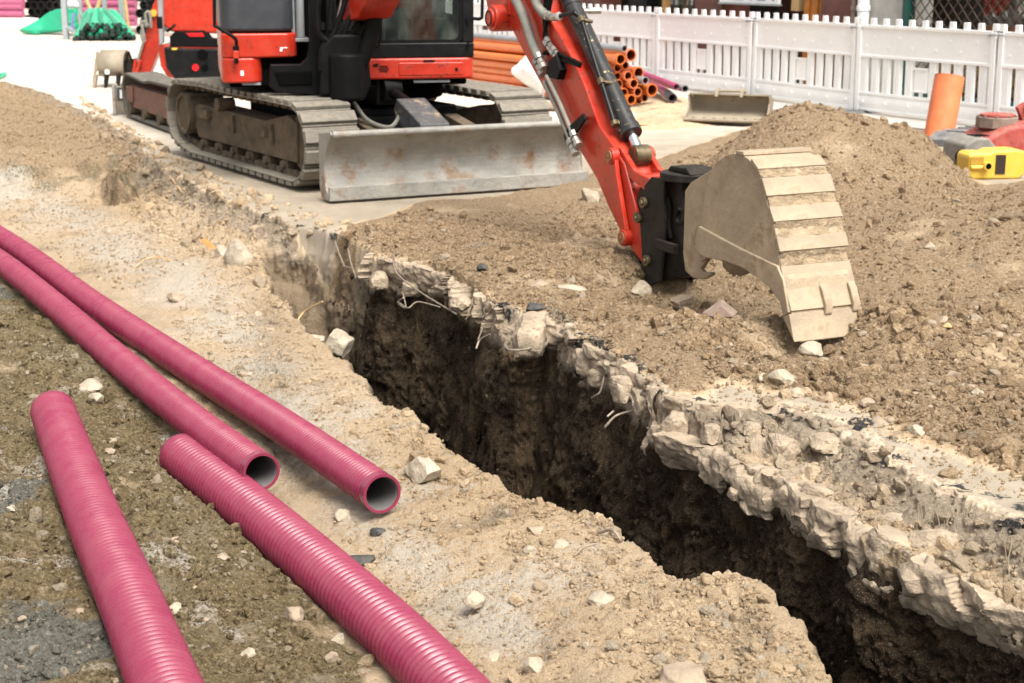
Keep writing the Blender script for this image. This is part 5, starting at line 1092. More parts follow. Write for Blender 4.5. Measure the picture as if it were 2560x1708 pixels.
# ------------------------------------------------------------------ white site fence, one panel copied along the kerb
FD = np.array(gp(2486, 335)[:2]); FC = np.array(gp(2139, 292)[:2]); FB = np.array([3.08, 20.62]); FA = np.array([2.02, 22.52])
def make_panel():
    r = thing('site_barrier', 'white plastic site fence panel', 'fence panel'); L_ = 2.10
    mb = MB()
    mb.box(0, L_, -.015, .015, .66, .98)
    for z0, z1, t in ((.965, 1.0, .028), (.635, .665, .028), (.215, .245, .028), (.035, .06, .03)): mb.box(.05, L_ - .05, -t, t, z0, z1)
    mb.prism([(-.018, .06), (-.034, .13), (-.018, .215), (.014, .215), (.014, .06)], .05, L_ - .05, 'x')
    for k in range(11):
        x = .03 + (L_ - .06) * k / 10; mb.box(x - .034, x + .034, -.02, .02, 1.0, 1.075, taper=.92)
    n = 11; p = (L_ - .10) / n
    for k in range(n):
        x0 = .05 + k * p
        if k == n // 2:
            mb.box(x0 - .02, x0 + p - .02, -.016, .016, .30, .555); mb.box(x0 - .03, x0 + p - .01, -.026, .026, .54, .56); mb.box(x0 - .03, x0 + p - .01, -.026, .026, .295, .312); mb.box(x0 + .055, x0 + p - .09, -.016, .016, .245, .30)
        else:
            w_ = p - .056
            if k in (n // 2 - 1,): w_ += .01
            mb.box(x0 + .01, x0 + w_, -.014, .014, .245, .635)
            for q in (.25, .5, .75): mb.box(x0 + w_ * q - .008, x0 + w_ * q + .012, -.021, -.014, .245, .635)
    for x in (0, L_): mb.box(x - .033 + (.033 if x == 0 else -.033), x + .033 + (.033 if x == 0 else -.033), -.032, .032, .0, .985)
    for k in range(5): mb.cyl((.27 + k * .39, -.019, .87 - .0), (.27 + k * .39, -.014, .87), .022, seg=12)
    for k in range(6): mb.cyl((.14 + k * .365, -.019, .76), (.14 + k * .365, -.014, .76), .022, seg=12)
    for k in range(6): mb.cyl((.14 + k * .365, -.040, .135), (.14 + k * .365, -.028, .135), .018, seg=12)
    mb.make('board', M['white'], r, bevel=.004)
    mb = MB(); mb.box(L_ - .10, L_ + .12, -.042, -.034, .955, .972); mb.box(L_ - .11, L_ - .07, -.045, .04, .945, .96); mb.make('clip', M['galv'], r, bevel=.002)
    return r
panel = make_panel()
def place_panel(o, a, b, label):
    d = b - a; o.location = (a[0], a[1], .055); o.rotation_euler = (0, 0, math.atan2(d[1], d[0])); o['label'] = label; o['group'] = 'white fence panels along the street'
    L_ = np.linalg.norm(d); o.scale = (L_ / 2.135, 1, 1.0); o.rotation_euler.x = random.uniform(-.012, .012)
dL = (FA - FC) / 2; P_left = [FA + dL * (k + 1) * (2.14 / np.linalg.norm(dL)) for k in range(6)]
pts = [FD + (FD - FC), FD, FC, FB, FA] + P_left
LBL = ['white fence panel cut off by the right edge behind the red machine', 'white fence panel with the orange pipe standing in front of it', 'white fence panel between the tall heap and the brown facade, left of the orange pipe', 'white fence panel directly behind the loose wide bucket', 'white fence panel behind the open ends of the orange pipe stack', 'white fence panel seen between excavator cab and arm, behind orange pipes',
       'white fence panel mostly hidden by the excavator cab', 'white fence panel hidden behind the cab glass', 'far white fence panel behind the excavator body', 'farthest white fence panel behind the excavator hood']
for k in range(len(pts) - 1):
    o = panel if k == 0 else copy_tree(panel)
    place_panel(o, pts[k + 1], pts[k], LBL[k])
for k, (c, lab) in enumerate(((FD, 'grey rubber fence foot beside the red machine at the right'), (FC, 'grey rubber fence foot behind the notch in the heap crest'), (FB, 'grey rubber fence foot behind the loose bucket'), (FA, 'grey rubber fence foot behind the purple pipes'))):
    dd = (FD - FC) / np.linalg.norm(FD - FC); nn_ = np.array([dd[1], -dd[0]])
    mb = MB(frame((c[0] + .015, c[1] - .02, .0), math.atan2(dd[1], dd[0])))
    mb.prism([(-.20, 0), (.20, 0), (.20, .05), (.13, .085), (-.13, .085), (-.20, .05)], -.42, .42); mb.box(-.10, .10, -.36, -.12, .085, .10); mb.box(-.10, .10, .12, .36, .085, .10)
    tag(mb.make('rubber_block', M['foot'], bevel=.008), lab, 'fence foot', 'rubber feet of the fence')
for pts_, lab in (([(2325, 352), (2462, 338)], 'spare grey rubber fence foot lying in front of the orange pipe'),):
    a = gp(2330, 372); b = gp(2468, 350); d = (b - a)[:2]; mb = MB(frame((*(a[:2] + d * .5), 0), math.atan2(d[1], d[0]) + .1))
    mb.prism([(-.34, .0), (.34, .0), (.34, .06), (.22, .13), (-.16, .13), (-.34, .07)], -.20, .20); mb.box(-.12, .02, -.12, .1, .13, .142); mb.make('x', None) if False else None
    tag(mb.make('rubber_block', M['foot'], bevel=.01), lab, 'fence foot', 'rubber feet of the fence')

# ------------------------------------------------------------------ pavement, kerb and road markings
FDIR = (FD - FC) / np.linalg.norm(FD - FC); FN = np.array([FDIR[1], -FDIR[0]]) * -1      # FN points from the street to the houses
if FN @ np.array([1, .5]) < 0: FN = -FN
def along(t, off, z=0): p = FD + FDIR * t + FN * off; return (p[0], p[1], z)
TF = lambda V: np.stack([FD[0] + V[:, 0] * FDIR[0] + V[:, 1] * FN[0], FD[1] + V[:, 0] * FDIR[1] + V[:, 1] * FN[1], V[:, 2]], 1)
PAVE = mat('pavement_slabs', (.44, .41, .37), .85, var=.15, scale=2.5, bump=.2, dust=.4, dustcol=(.45, .38, .3))
mb = MB(TF); mb.box(-40, 6, -.62, 1.25, -.05, .055); tag(mb.make('pavement', PAVE, bevel=.01), kind='structure')
mb = MB(TF); mb.box(-40, 6, -.80, -.625, -.05, .035); tag(mb.make('kerb', mat('red_kerb', (.42, .27, .22), .85, var=.2, scale=4, dust=.5, dustcol=(.45, .37, .28)), bevel=.015), kind='structure')
MARK = mat('road_paint', (.78, .77, .73), .7, var=.08, scale=4)
def marking(a, b, wd):
    A_, B_ = gp(*a)[:2], gp(*b)[:2]; d = (B_ - A_) / np.linalg.norm(B_ - A_); n_ = np.array([-d[1], d[0]]) * wd / 2
    return [(*(A_ - n_), .012), (*(B_ - n_), .012), (*(B_ + n_), .012), (*(A_ + n_), .012)]
mb = MB(); mb.add(marking((-200, 52), (620, 228), .13), [(0, 1, 2, 3)]); mb.add(marking((-200, 42), (500, 182), .08), [(0, 1, 2, 3)]); tag(mb.make('road_marking', MARK), kind='structure')

# ------------------------------------------------------------------ the house fronts behind the fence: one row of separate shop fronts
OFF = 1.25; FO = FD + FN * OFF
def ft(px): q = vp(px, 60, FO, FN); return (q[:2] - FD) @ FDIR            # position along the row for a picture column
def fz(px, py): return vp(px, py, FO, FN)[2]
MARB = mat('red_marble', (.125, .042, .032), .35, var=.4, scale=5, dust=.12, dustcol=(.3, .2, .17))
MARBD = mat('brown_panel', (.035, .014, .009), .5, var=.3, scale=4)
STON = mat('grey_ashlar', (.40, .385, .35), .85, var=.18, scale=5, bump=.3, rust=.12, rustcol=(.28, .25, .19))
DOORW = mat('orange_door', (.40, .135, .018), .4, var=.25, scale=6)
SHOP = mat('shop_dark', (.030, .026, .022), .6, var=.5, scale=2)
HT = 5.2
def wall(x0, x1, z0, z1, y0, y1, name, m, parent=None, bevel=.006, lab=None, cat=None):
    mb = MB(TF); mb.box(min(x0, x1), max(x0, x1), OFF + y0, OFF + y1, z0, z1); o = mb.make(name, m, parent, bevel=bevel)
    if lab: tag(o, lab, cat)
    return o
xs = {k: ft(k) for k in (1150, 1480, 1500, 1560, 1605, 1640, 1648, 1720, 1735, 1803, 1805, 1952, 1990, 2030, 2050, 2122, 2158, 2178, 2255, 2268, 2560, 2760)}
# brown shop with marble piers
B1 = thing('shop_building', 'brown marble shop front with display window, dark entrance and orange wooden door behind the fence', 'shop', along((xs[1500] + xs[2050]) / 2, OFF))
wall(xs[1500], xs[1480] - .2, .055, HT, 0, .4, 'marble_pier', MARB, B1); wall(xs[1735], xs[1803], .055, HT, 0, .5, 'marble_pier', MARB, B1); wall(xs[2050], xs[2158], .055, HT, 0, .5, 'marble_pier', MARB, B1)
wall(xs[1500] + .0, xs[2050], 2.4, HT, .02, .5, 'upper_wall', MARB, B1); wall(xs[1500] - 2.6, xs[2050] - .001, .055, 2.4, 1.1, 1.2, 'back_wall', SHOP, B1); wall(xs[1500] + .001, xs[1735], .055, .50, .06, .3, 'marble_base', MARB, B1)
wn = wall(xs[1605], xs[1720], .50, 2.4, .30, .34, 'display_window', M['glass'], B1, 0)
wall(xs[1560], xs[1605], .50, 2.4, .08, .36, 'window_frame', M['blackplain'], wn); wall(xs[1720], xs[1735], .50, 2.4, .08, .36, 'window_frame', M['blackplain'], wn); wall(xs[1640], xs[1648], .50, 2.4, .1, .2, 'window_bar', M['wood'], wn)
rg = np.random.default_rng(5)
for k in range(9):
    x = xs[1648] + .1 + (xs[1720] - xs[1648] - .2) * k / 8; z = 1.05 + .12 * (k % 3)
    mb = MB(TF); mb.box(x - .05, x + .05, OFF + .5, OFF + .6, z - .2, z + .1 * (1 + k % 2)); mb.make('display_item', M[['whitegrey', 'purple', 'greyplastic', 'timber'][k % 4]], B1, bevel=.01)
wall(xs[1648], xs[1720], .80, .83, .45, .7, 'display_shelf', M['timber'], B1)
wall(xs[1803] , xs[1990], .055, 2.4, .75, .9, 'entrance_wall', MARBD, B1)
dr = wall(xs[1990] + .02, xs[2050] - .02, .055, 2.3, .12, .2, 'wooden_door', DOORW, B1)
for a, b in ((1994, 2006), (2012, 2028), (2034, 2047)):
    wall(ft(a), ft(b), .2, 2.2, .095, .125, 'door_panel', DOORW, dr, .012)
mb = MB(TF); z0, z1 = fz(1815, 60), fz(1893, 20); mb.tube([(ft(1808), OFF + .35, fz(1808, 64)), (ft(1893), OFF + .35, fz(1893, 22))], .022, 10); mb.cyl((ft(1876), OFF + .35, fz(1876, 30) - .02), (ft(1876), OFF + .7, fz(1876, 30) - .06), .03); mb.make('handrail', M['black'], B1)
sg = thing('sign_board', 'white sign board with blue lettering fixed above the dark entrance', 'sign', along((xs[1805] + xs[1952]) / 2, OFF - .03, fz(1880, 8)))
zb = fz(1880, 8); wall(xs[1805], xs[1952], zb, zb + .62, -.06, -.01, 'board', M['white'], sg); wall(xs[1805] - .02, xs[1952] + .02, zb - .025, zb, -.07, 0, 'lower_frame', M['galv'], sg)
BLUE = mat('sign_blue', (.02, .05, .30), .5)
for px, w_ in ((1853, 28), (1862, 8), (1884, 8), (1910, 24), (1940, 5)):
    mb = MB(TF); x = ft(px); dx = abs(ft(px + w_ / 2) - ft(px - w_ / 2)) / 2.4; mb.box(x - dx, x + dx, OFF - .066, OFF - .058, zb + .045, zb + .30); mb.make('letter', BLUE, sg)
wall(ft(1954), ft(1972), fz(1960, 28), fz(1960, 28) + .30, .15, .3, 'notice_box', M['timber'], B1)
# downpipes
for px, r_, m_, lab in ((2142, .035, 'castbrown', 'thin brown downpipe on the marble pier'), (2166, .075, 'white', 'white downpipe between the marble pier and the grey stone wall')):
    mb = MB(TF); x = ft(px); mb.cyl((x, OFF - .06, .055), (x, OFF - .06, HT), r_, seg=16); mb.ring((x, OFF - .06, fz(px, 20)), (0, 0, 1), r_ + .012, r_ - .002, .06, 16); tag(mb.make('downpipe', M[m_]), lab, 'downpipe')
# grey stone wall and shuttered shop
B2 = thing('shuttered_shop', 'grey stone shop front closed by a brown diamond mesh shutter in a green frame', 'shop', along((xs[2178] + xs[2760]) / 2, OFF))
wall(xs[2158], xs[2255], .055, HT, .03, .5, 'stone_wall', STON, B2); wall(xs[2255] + .0, xs[2760] + 2, 2.9, HT, .04, .5, 'upper_wall', STON, B2)
GRN = mat('green_frame', (.012, .075, .06), .4)
wall(xs[2255], xs[2268], .055, 2.9, -.01, .12, 'shutter_frame', GRN, B2); wall(xs[2268], xs[2760] + 1.4, .055, .20, -.01, .12, 'shutter_sill', GRN, B2)
wall(xs[2268] - 2.2, xs[2760] + 1.4, .056, 2.9, .9, 1.0, 'shop_back', SHOP, B2)
wall(xs[2268], xs[2760] + 1.4, .2, .72, .45, .5, 'counter', mat('counter_beige', (.36, .25, .10), .7, var=.3, scale=2), B2); wall(ft(2405), xs[2760] + 1.4, .80, 1.02, .35, .55, 'wooden_shelf', mat('shelf_brown', (.20, .075, .025), .6, var=.3), B2)
for k, (a, b, za, zb_, mm) in enumerate([(2410, 2450, 1.32, 1.75, 'foot'), (2450, 2500, 1.10, 1.42, 'greyplastic'), (2505, 2530, 1.2, 1.75, 'foot'), (2535, 2590, 1.05, 1.7, 'engine'), (2418, 2445, 1.05, 1.25, 'purple'), (2600, 2680, 1.0, 1.6, 'greyplastic')]):
    wall(ft(a), ft(b), za, zb_, .6 + .03 * k, .72 + .03 * k, 'shop_goods', M[mm], B2)
wall(ft(2395), xs[2760] + 1.4, .72, 2.9, .40, .41, 'shop_glass', M['glass'], B2, 0)
mb = MB(TF); x0, x1 = xs[2268], xs[2760] + 1.4; st = .155; hh = .155
nx = int((x1 - x0) / st); nz = int(2.7 / hh)
for j in range(2):
    for k in range(-nz, nx + 1):
        P = []
        for i in range(nz + 1):
            u = k + i if j == 0 else k + nz - i
            x = x0 + u * st
            if x < x0 - .001 or x > x1: 
                if len(P) > 1: break
                P = []; continue
            P.append((x, OFF + .05 + (.006 if j else -.006) * (1 if i % 2 else -1), .2 + i * hh))
        if len(P) > 1: mb.tube(P, .0075, 5)
mb.make('mesh_shutter', mat('mesh_brown', (.10, .065, .045), .55, metal=.4, var=.3, scale=20), B2)
# plain continuation of the row to the left, hidden by the machine
B3 = thing('plain_building', 'dull brown shop front far behind the excavator cab', 'building', along(xs[1480] - 6, OFF)); wall(xs[1480] - .2, xs[1480] - 16, .055, HT, 0, .4, 'front_wall', MARB, B3)
wall(xs[1480] - 1.2, xs[1480] - 2.2, .055, 2.3, -.02, .0, 'door', MARBD, B3); wall(xs[1480] - 2.8, xs[1480] - 4.4, .8, 2.3, -.02, .0, 'window', M['blackplain'], B3)

# ------------------------------------------------------------------ stack of orange drain pipes with grey and purple ones
PD = -FDIR; PE = gp(1600, 268)[:2]                # pipes run along the fence, ends face the right
PN = np.array([PD[0], PD[1]])
def pipe_end(px, py, jit=0): q = vp(px, py, PE - PD * jit, PN); return q
def drain(px, py, rpx, m, lab, group, ln=5.8, socket=True, jit=0.0, dirv=None, name='drain_pipe', inn=None, rise=0):
    e = pipe_end(px, py, jit); dist = e[1]; r = rpx / 4.2727 * dist * 1.02 / FPX
    d = np.array([PD[0], PD[1], rise]) if dirv is None else np.array(dirv, float); d = d / np.linalg.norm(d)
    e[2] = max(e[2], r + .0)
    root = thing(name, lab, 'pipe', tuple(e), group)
    mb = MB()
    n = 26; ts = [0, .09, .11, ln] if socket else [0, ln]; rs = [r, r, r * .86, r * .86] if socket else [r, r]
    V, F = sweep([e + d * t for t in ts], rs, n); mb.add(V, F); mb.ring(e + d * .002, d, r, r * .84, .008, n)
    mb.make('barrel', m, root, angle=40)
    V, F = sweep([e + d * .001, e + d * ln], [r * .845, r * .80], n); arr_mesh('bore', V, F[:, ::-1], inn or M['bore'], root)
    return root
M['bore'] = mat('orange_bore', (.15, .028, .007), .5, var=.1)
OR = [(545, 590, 65, .05), (435, 635, 58, .10), (485, 700, 42, -.05), (400, 725, 46, -.1), (310, 735, 42, -.05), (625, 780, 63, .0), (515, 812, 50, .0), (400, 815, 44, -.08), (415, 900, 48, -.05), (575, 895, 52, .05), (770, 962, 66, .06), (665, 948, 48, -.06), (618, 985, 50, .04), (470, 992, 50, .0), (548, 1066, 55, .08), (690, 1046, 42, -.05), (628, 1072, 40, -.1), (350, 650, 44, -.2), (330, 820, 50, -.1), (340, 910, 50, -.1), (380, 1000, 50, -.1), (300, 990, 50, -.1), (450, 1080, 46, -.1), (370, 1085, 48, -.1), (280, 1080, 48, -.1), (260, 900, 50, -.2), (250, 820, 50, -.2)]
ORL = ['topmost orange pipe with a wide socket in the stack before the fence', 'orange pipe under the grey one, topmost but one', 'small dark mouthed orange pipe behind the second largest mouth', 'orange pipe in the second row of the stack', 'left orange pipe of the second row, half behind the cylinder', 'wide socket orange pipe in the middle right of the stack', 'orange pipe just left of the middle wide socket', 'hidden orange pipe in the middle of the stack', 'orange pipe touching the black cylinder, upper', 'orange pipe under the middle wide socket', 'wide socket orange pipe at the right foot of the stack', 'small orange pipe left of the right foot socket', 'orange pipe in front in the lower row', 'orange pipe touching the black cylinder, lower', 'lowest orange pipe of the stack, nearest the ground', 'small orange pipe in the bottom row right', 'small shaded orange pipe in the bottom row middle']
for k, (x, y, r_, j) in enumerate(OR):
    drain(x / 4.2727 + 1450, y / 4.2727, r_, M['orange'] if k % 3 else M['orangedusty'], ORL[k] if k < len(ORL) else 'orange pipe hidden inside the stack behind the arm', 'orange drain pipes in the stack' , jit=j, socket=r_ > 45)
drain(475 / 4.2727 + 1450, 520 / 4.2727, 34, M['greyplastic'], 'thin grey pipe lying on top of the orange stack', 'grey pipes of the stack', socket=False, jit=.12)
drain(700 / 4.2727 + 1450, 862 / 4.2727, 40, M['greyplastic'], 'grey pipe end between the orange sockets', 'grey pipes of the stack', socket=False, jit=.1)
_pp = lambda a, b: (np.array(b) - np.array(a))
for (ex_, ey_), (fx, fy), r_, mm, lab, band in (((1030, 930), (690, 800), 36, 'purple', 'purple pipe slanting down to the right of the orange stack', 0), ((1125, 948), (860, 880), 38, 'greyplastic', 'grey pipe end beside the purple pipe by the fence', 0), ((985, 1045), (800, 900), 44, 'purple', 'lower purple pipe with a black end sleeve', 1)):
    a = vp(ex_ / 4.2727 + 1450, ey_ / 4.2727, PE - PD * .25, PN); b = vp(fx / 4.2727 + 1450, fy / 4.2727, PE + PD * .9, PN)
    rt = drain(ex_ / 4.2727 + 1450, ey_ / 4.2727, r_, M[mm], lab, None, ln=2.6, socket=False, jit=.25, dirv=(b - a), inn=M['greyplastic'])
    if band:
        e = np.array(rt.location); d = (b - a) / np.linalg.norm(b - a); mb = MB(); mb.ring(e + d * .14, d, r_ / 4.2727 * 20 * 1.04 / FPX * 1.06, r_ / 4.2727 * 20 / FPX * .9, .34, 26); mb.make('sleeve', M['grey'], rt)

# ------------------------------------------------------------------ loose wide bucket by the fence
q0 = gp(1722, 312); q1 = gp(1900, 318); TBk = frame((*((q0 + q1)[:2] / 2), .06), math.atan2((q1 - q0)[1], (q1 - q0)[0]) - .02)
WBk = np.linalg.norm((q1 - q0)[:2]) / 2 + .05
BD = mat('loose_bucket', (.27, .23, .17), .7, dust=.6, dustcol=(.31, .255, .18), var=.25, scale=4, rust=.12, bump=.2)
prof = [(-.04, .0), (.12, .010), (.26, .035), (.36, .085), (.40, .15), (.38, .21), (.30, .25), (.19, .26)]
mb = MB(TBk); mb.strip([p for p in smooth_path([(0, *p) for p in prof], 26)[:, 1:]], -.018, -WBk, WBk, 'x'); LB = thing('digging_bucket', 'loose wide grey brown excavator bucket lying open before the fence', 'bucket', tuple(TBk(np.zeros((1, 3)))[0])); mb.make('wrapper', BD, LB, angle=30)
for x in (-WBk - .012, WBk):
    mb = MB(TBk); mb.prism([(-.02, -.0)] + prof[1:] + [(.17, .26), (.19, .18), (.14, .10), (.05, .04)], x, x + .014, 'x'); mb.make('side_plate', BD, LB, bevel=.004)
mb = MB(TBk); mb.box(-WBk, WBk, -.06, .05, -.006, .014); mb.make('cutting_edge', BD, LB, bevel=.004)
for x in (-.16, .12):
    mb = MB(TBk); mb.prism([(.18, .24), (.36, .22), (.34, .31), (.27, .34), (.20, .31)], x, x + .035, 'x'); mb.make('ear', BD, LB, bevel=.006)
mb = MB(TBk); mb.cyl((-.18, .28, .30), (.18, .28, .30), .016); mb.make('cross_pin', BD, LB)
for k in range(7):
    mb = MB(TBk); x = -WBk + .1 + k * (2 * WBk - .2) / 6; mb.cyl((x, .02, .01), (x, .02, .028), .018, seg=10); mb.make('bolt', BD, LB)

# ------------------------------------------------------------------ orange pipe standing against the fence, canister, red compactor
a = gp(2346, 348); b = vp(2374, 192, a[:2] + np.array([.0, .12]), (0, 1)); d = (b - a) / np.linalg.norm(b - a); r_ = .150
rt = thing('pipe_section', 'short thick orange pipe standing tilted against the fence', 'pipe', tuple(a)); mb = MB(); V, F = sweep([a, b], r_, 40); mb.add(V, F); mb.ring(b, d, r_, r_ * .93, .012, 40); mb.ring(a, d, r_, r_ * .93, .01, 40); mb.make('barrel', M['orangedusty'], rt, angle=40); V, F = sweep([a, b], r_ * .935, 40); arr_mesh('bore', V, F[:, ::-1], M['orangedusty'], rt)

TJ = frame(gp(2472, 443), R(7)); JC = thing('canister', 'dirty yellow plastic canister lying on its side before the red machine', 'canister', tuple(gp(2472, 443)))
mb = MB(TJ)
o_ = [(-.245, .03), (-.20, .0), (.20, .0), (.255, .04), (.26, .19), (.235, .235), (.16, .245), (-.03, .24), (-.075, .215), (-.11, .222), (-.22, .222), (-.248, .19)]
mb.prism(o_, -.15, .12); mb.make('body', M['yellow'], JC, bevel=.035, seg=4)
mb = MB(TJ); mb.tube([(-.235, -.165, .105), (-.11, -.165, .105)], .018, 12); mb.cyl((-.10, -.15, .115), (-.10, -.205, .118), .030, seg=20); mb.ring((-.10, -.205, .118), (0, 1, 0), .036, .024, .014, 20); mb.make('spout', M['yellow'], JC, bevel=.004)
mb = MB(TJ); mb.cyl((-.10, -.214, .118), (-.10, -.205, .118), .024, seg=16); mb.make('spout_opening', M['dark'], JC)
mb = MB(TJ); mb.box(-.235, -.12, -.155, -.149, .13, .19); mb.make('handle_recess', mat('recess_yellow', (.35, .21, .02), .6, var=.3), JC, bevel=.002)
mb = MB(TJ); mb.box(-.015, .07, -.157, -.149, .045, .205); mb.make('patch', M['brown'], JC)

TC = frame(gp(2490, 415), R(12)); RC = thing('compactor', 'dusty red soil compactor lying on its side at the right edge behind the yellow canister', 'compactor', tuple(gp(2490, 415)))
mb = MB(TC); mb.prism([(-.36, .04), (-.30, .0), (-.05, .0), (-.02, .16), (-.10, .25), (-.22, .26), (-.34, .20)], -.05, .35); mb.make('engine_cover', M['engine'], RC, bevel=.025, seg=3)
mb = MB(TC); mb.cyl((-.36, -.02, .10), (-.36, -.12, .08), .06, seg=18); mb.cyl((-.3, -.1, .06), (-.3, .05, .07), .035); mb.make('exhaust', M['black'], RC, bevel=.01)
mb = MB(TC)
for k in range(4): mb.box(-.20 + .04 * k, -.18 + .04 * k, .04, .2, .258, .266)
mb.make('louvres', M['black'], RC)
mb = MB(TC); mb.prism([(-.12, .16), (.0, .05), (.5, .02), (.75, .1), (.75, .42), (.35, .36), (.15, .33), (.0, .25)], .12, .62); mb.make('crank_housing', M['redcast'], RC, bevel=.05, seg=3)
mb = MB(TC); mb.cyl((.18, .36, .30), (.18, .36, .40), .19, seg=9); mb.make('flange', M['castbrown'], RC, bevel=.012)
mb = MB(TC); mb.cyl((.18, .36, .40), (.18, .36, .425), .155, seg=26); mb.make('cap', M['redcast'], RC, bevel=.008)
mb = MB(TC)
for k in range(9): mb.cyl((.18 + .168 * math.cos(k * .698), .36 + .168 * math.sin(k * .698), .40), (.18 + .168 * math.cos(k * .698), .36 + .168 * math.sin(k * .698), .415), .012, seg=6)
mb.make('cap_bolts', M['castbrown'], RC)
mb = MB(TC); mb.prism([(.34, .48), (.46, .55), (.9, .46), (.9, .30), (.40, .36)], .30, .36); mb.make('mount_plate', M['redcast'], RC, bevel=.008)
mb = MB(TC)
for x, z in ((.42, .48), (.50, .46)): mb.cyl((x, .30, z), (x, .25, z), .025, seg=6)
mb.make('mount_bolts', M['castbrown'], RC)
mb = MB(TC); mb.cyl((.60, .3, .2), (.60, -.06, .16), .10, seg=20); mb.tube(smooth_path([(.45, .02, .25), (.50, -.06, .22), (.55, -.06, .16), (.52, -.05, .08)], 16), .016, 8); mb.make('shaft_end', M['black'], RC, bevel=.01)
# the similar machine behind the right track, white sheet, black bag, string
TC2 = frame(gp(1238, 214), R(5)); R2 = thing('compactor', 'dusty red compactor with two bent handles seen right of the cab behind the track', 'compactor', tuple(gp(1238, 214)))
mb = MB(TC2); mb.box(-.32, .25, -.15, .25, .0, .20); mb.box(-.30, .1, -.1, .2, .2, .34, taper=.8); mb.make('body', M['redcast'], R2, bevel=.03)
mb = MB(TC2); mb.box(-.28, .02, -.12, .15, .34, .48); mb.make('engine_block', M['castbrown'], R2, bevel=.02)
mb = MB(TC2); mb.box(.1, .42, -.14, .1, .03, .13); mb.make('wood_block', M['castbrown'], R2, bevel=.01)
for p in ([(-.16, -.2, .0), (-.15, -.22, .35), (-.13, -.2, .68)], [(-.26, -.2, .62), (-.12, -.22, .6), (.05, -.2, .42), (.2, -.18, .14)]):
    mb = MB(TC2); mb.tube(smooth_path(p, 16), .022, 10); mb.make('handle', M['greyplastic'], R2)
def lump(px0, px1, py0, py1, seed, m, lab, name, cat, flat=.5, z=0):
    q = gp((px0 + px1) / 2, py1 - 4, z); r = (px1 - px0) / 2 * q[1] / FPX; V, F = rock_verts(4, seed, 7, .14, 1, 1.4); V = V * np.array([1, .8, flat]) * r; V[:, 2] += flat * r * .75
    o = arr_mesh(name, V + q, F, m); o.data.set_sharp_from_angle(angle=R(40)); return tag(o, lab, cat)
lump(1280, 1440, 140, 250, 201, M['tarp'], 'white crumpled sheet over material left of the arm by the orange pipes', 'white_sheet', 'sheet', .85)
lump(1262, 1302, 198, 232, 202, M['foot'], 'black plastic bag beside the white sheet', 'plastic_bag', 'bag', .9)
lump(1340, 1420, 225, 280, 203, STONED, 'low sandbag under the white sheet behind the right track', 'sandbag', 'sandbag', .35)
a = vp(1293, 106, PE + PD * 3.6, PN); b = gp(1207, 178); mb = MB(); mb.tube([a, b + np.array([0, 0, .25])], .006, 6); tag(mb.make('string', mat('violet_string', (.50, .40, .75), .6)), 'pale violet string stretched across the orange pipes', 'string')
for px, py, w_, lab in ((1725, 267, 18, 'small white scrap of paper left of the loose bucket'), (1600, 303, 34, 'flat wood chip on the soil below the orange stack')):
    q = gp(px, py, .05); s_ = w_ * q[1] / FPX / 2; q[2] = gz(q[0], q[1]) + .012; mb = MB(); mb.add([q + np.array(v) * s_ for v in ((-1, -.6, 0), (1, -.9, .1), (1.1, .6, .25), (-.8, .8, .1))], [(0, 1, 2, 3)])
    o = mb.make('scrap', M['tarp'] if 'white' in lab else M['timber']); mo = o.modifiers.new('t', 'SOLIDIFY'); mo.thickness = .006; tag(o, lab, 'scrap')

# ------------------------------------------------------------------ the second excavator behind, seen from its tail
c2 = gp(470, 250); E2o = np.array([c2[0], c2[1] + .55, .012])
T2 = frame(E2o, R(28)); E2 = thing('excavator', 'orange red excavator with rubber tracks parked behind the left of the first one', 'excavator', tuple(E2o))
def at2(px, py, dy=0.0):                         # pixel on the upright plane of the second machine's tail
    o_ = (E2o[0] - .0, E2o[1] - .15 + dy); return vp(px, py, o_, (0, 1))
dd2 = at2(500, 0)[1]
def plate2(pts, th, dy=0.0): 
    P = [at2(x, y, dy) for x, y in pts]; return [(p[0], p[2]) for p in P], P[0][1]
def tail(pts, th, m, nm, dy=0.0, parent=None, bevel=.04, seg=4):
    pl2, y_ = plate2(pts, th, dy); mb = MB(); mb.prism(pl2, y_, y_ + th); return mb.make(nm, m, parent or E2, bevel=bevel, seg=seg)
tl = tail([(404, -120), (404, 60), (425, 80), (560, 85), (640, 85), (640, -120)], 1.1, M['red'], 'tail_body', .06)
tail([(424, 92), (436, 80), (510, 76), (525, 96), (560, 100), (560, 118), (425, 116)], .2, M['black'], 'grille', .035, tl, .008)
rf = tail([(464, 83), (506, 82), (511, 92), (474, 92)], .05, mat('reflector_red', (.55, .01, .015), .25), 'reflector', .02, tl, .003)
tail([(393, 112), (400, 165), (415, 192), (470, 207), (640, 207), (640, 112)], 1.0, M['red'], 'lower_tail', .05, tl)
cw = tail([(409, 117), (415, 170), (440, 203), (480, 208), (640, 208), (640, 122), (470, 122)], .3, M['blackplain'], 'counterweight', -.02, tl, .03)
for x, y, r_, m_, nm, dy in ((506, 137, 13, M['dark'], 'tow_hole', -.03), (489, 169, 8.5, rf.data.materials[0], 'reflector_disc', -.03), (512, 170, 8, M['dark'], 'lifting_hole', -.03)):
    q = at2(x, y, dy); mb = MB(); rr = r_ * q[1] / FPX; mb.cyl(q + np.array([0, -.012, 0]), q + np.array([0, .03, 0]), rr, seg=24); mb.make(nm, m_, cw)
tail([(430, 120), (444, 120), (442, 125), (429, 125)], .02, M['yellow'], 'warning_sticker', -.032, cw, .001, 1)
tail([(391, -60), (404, -60), (407, 108), (398, 112)], .12, M['greyplastic'], 'cab_rail', -.05, tl, .01); tail([(391, 42), (405, 42), (406, 72), (392, 72)], .14, M['rubber'], 'rail_sleeve', -.055, tl, .006)
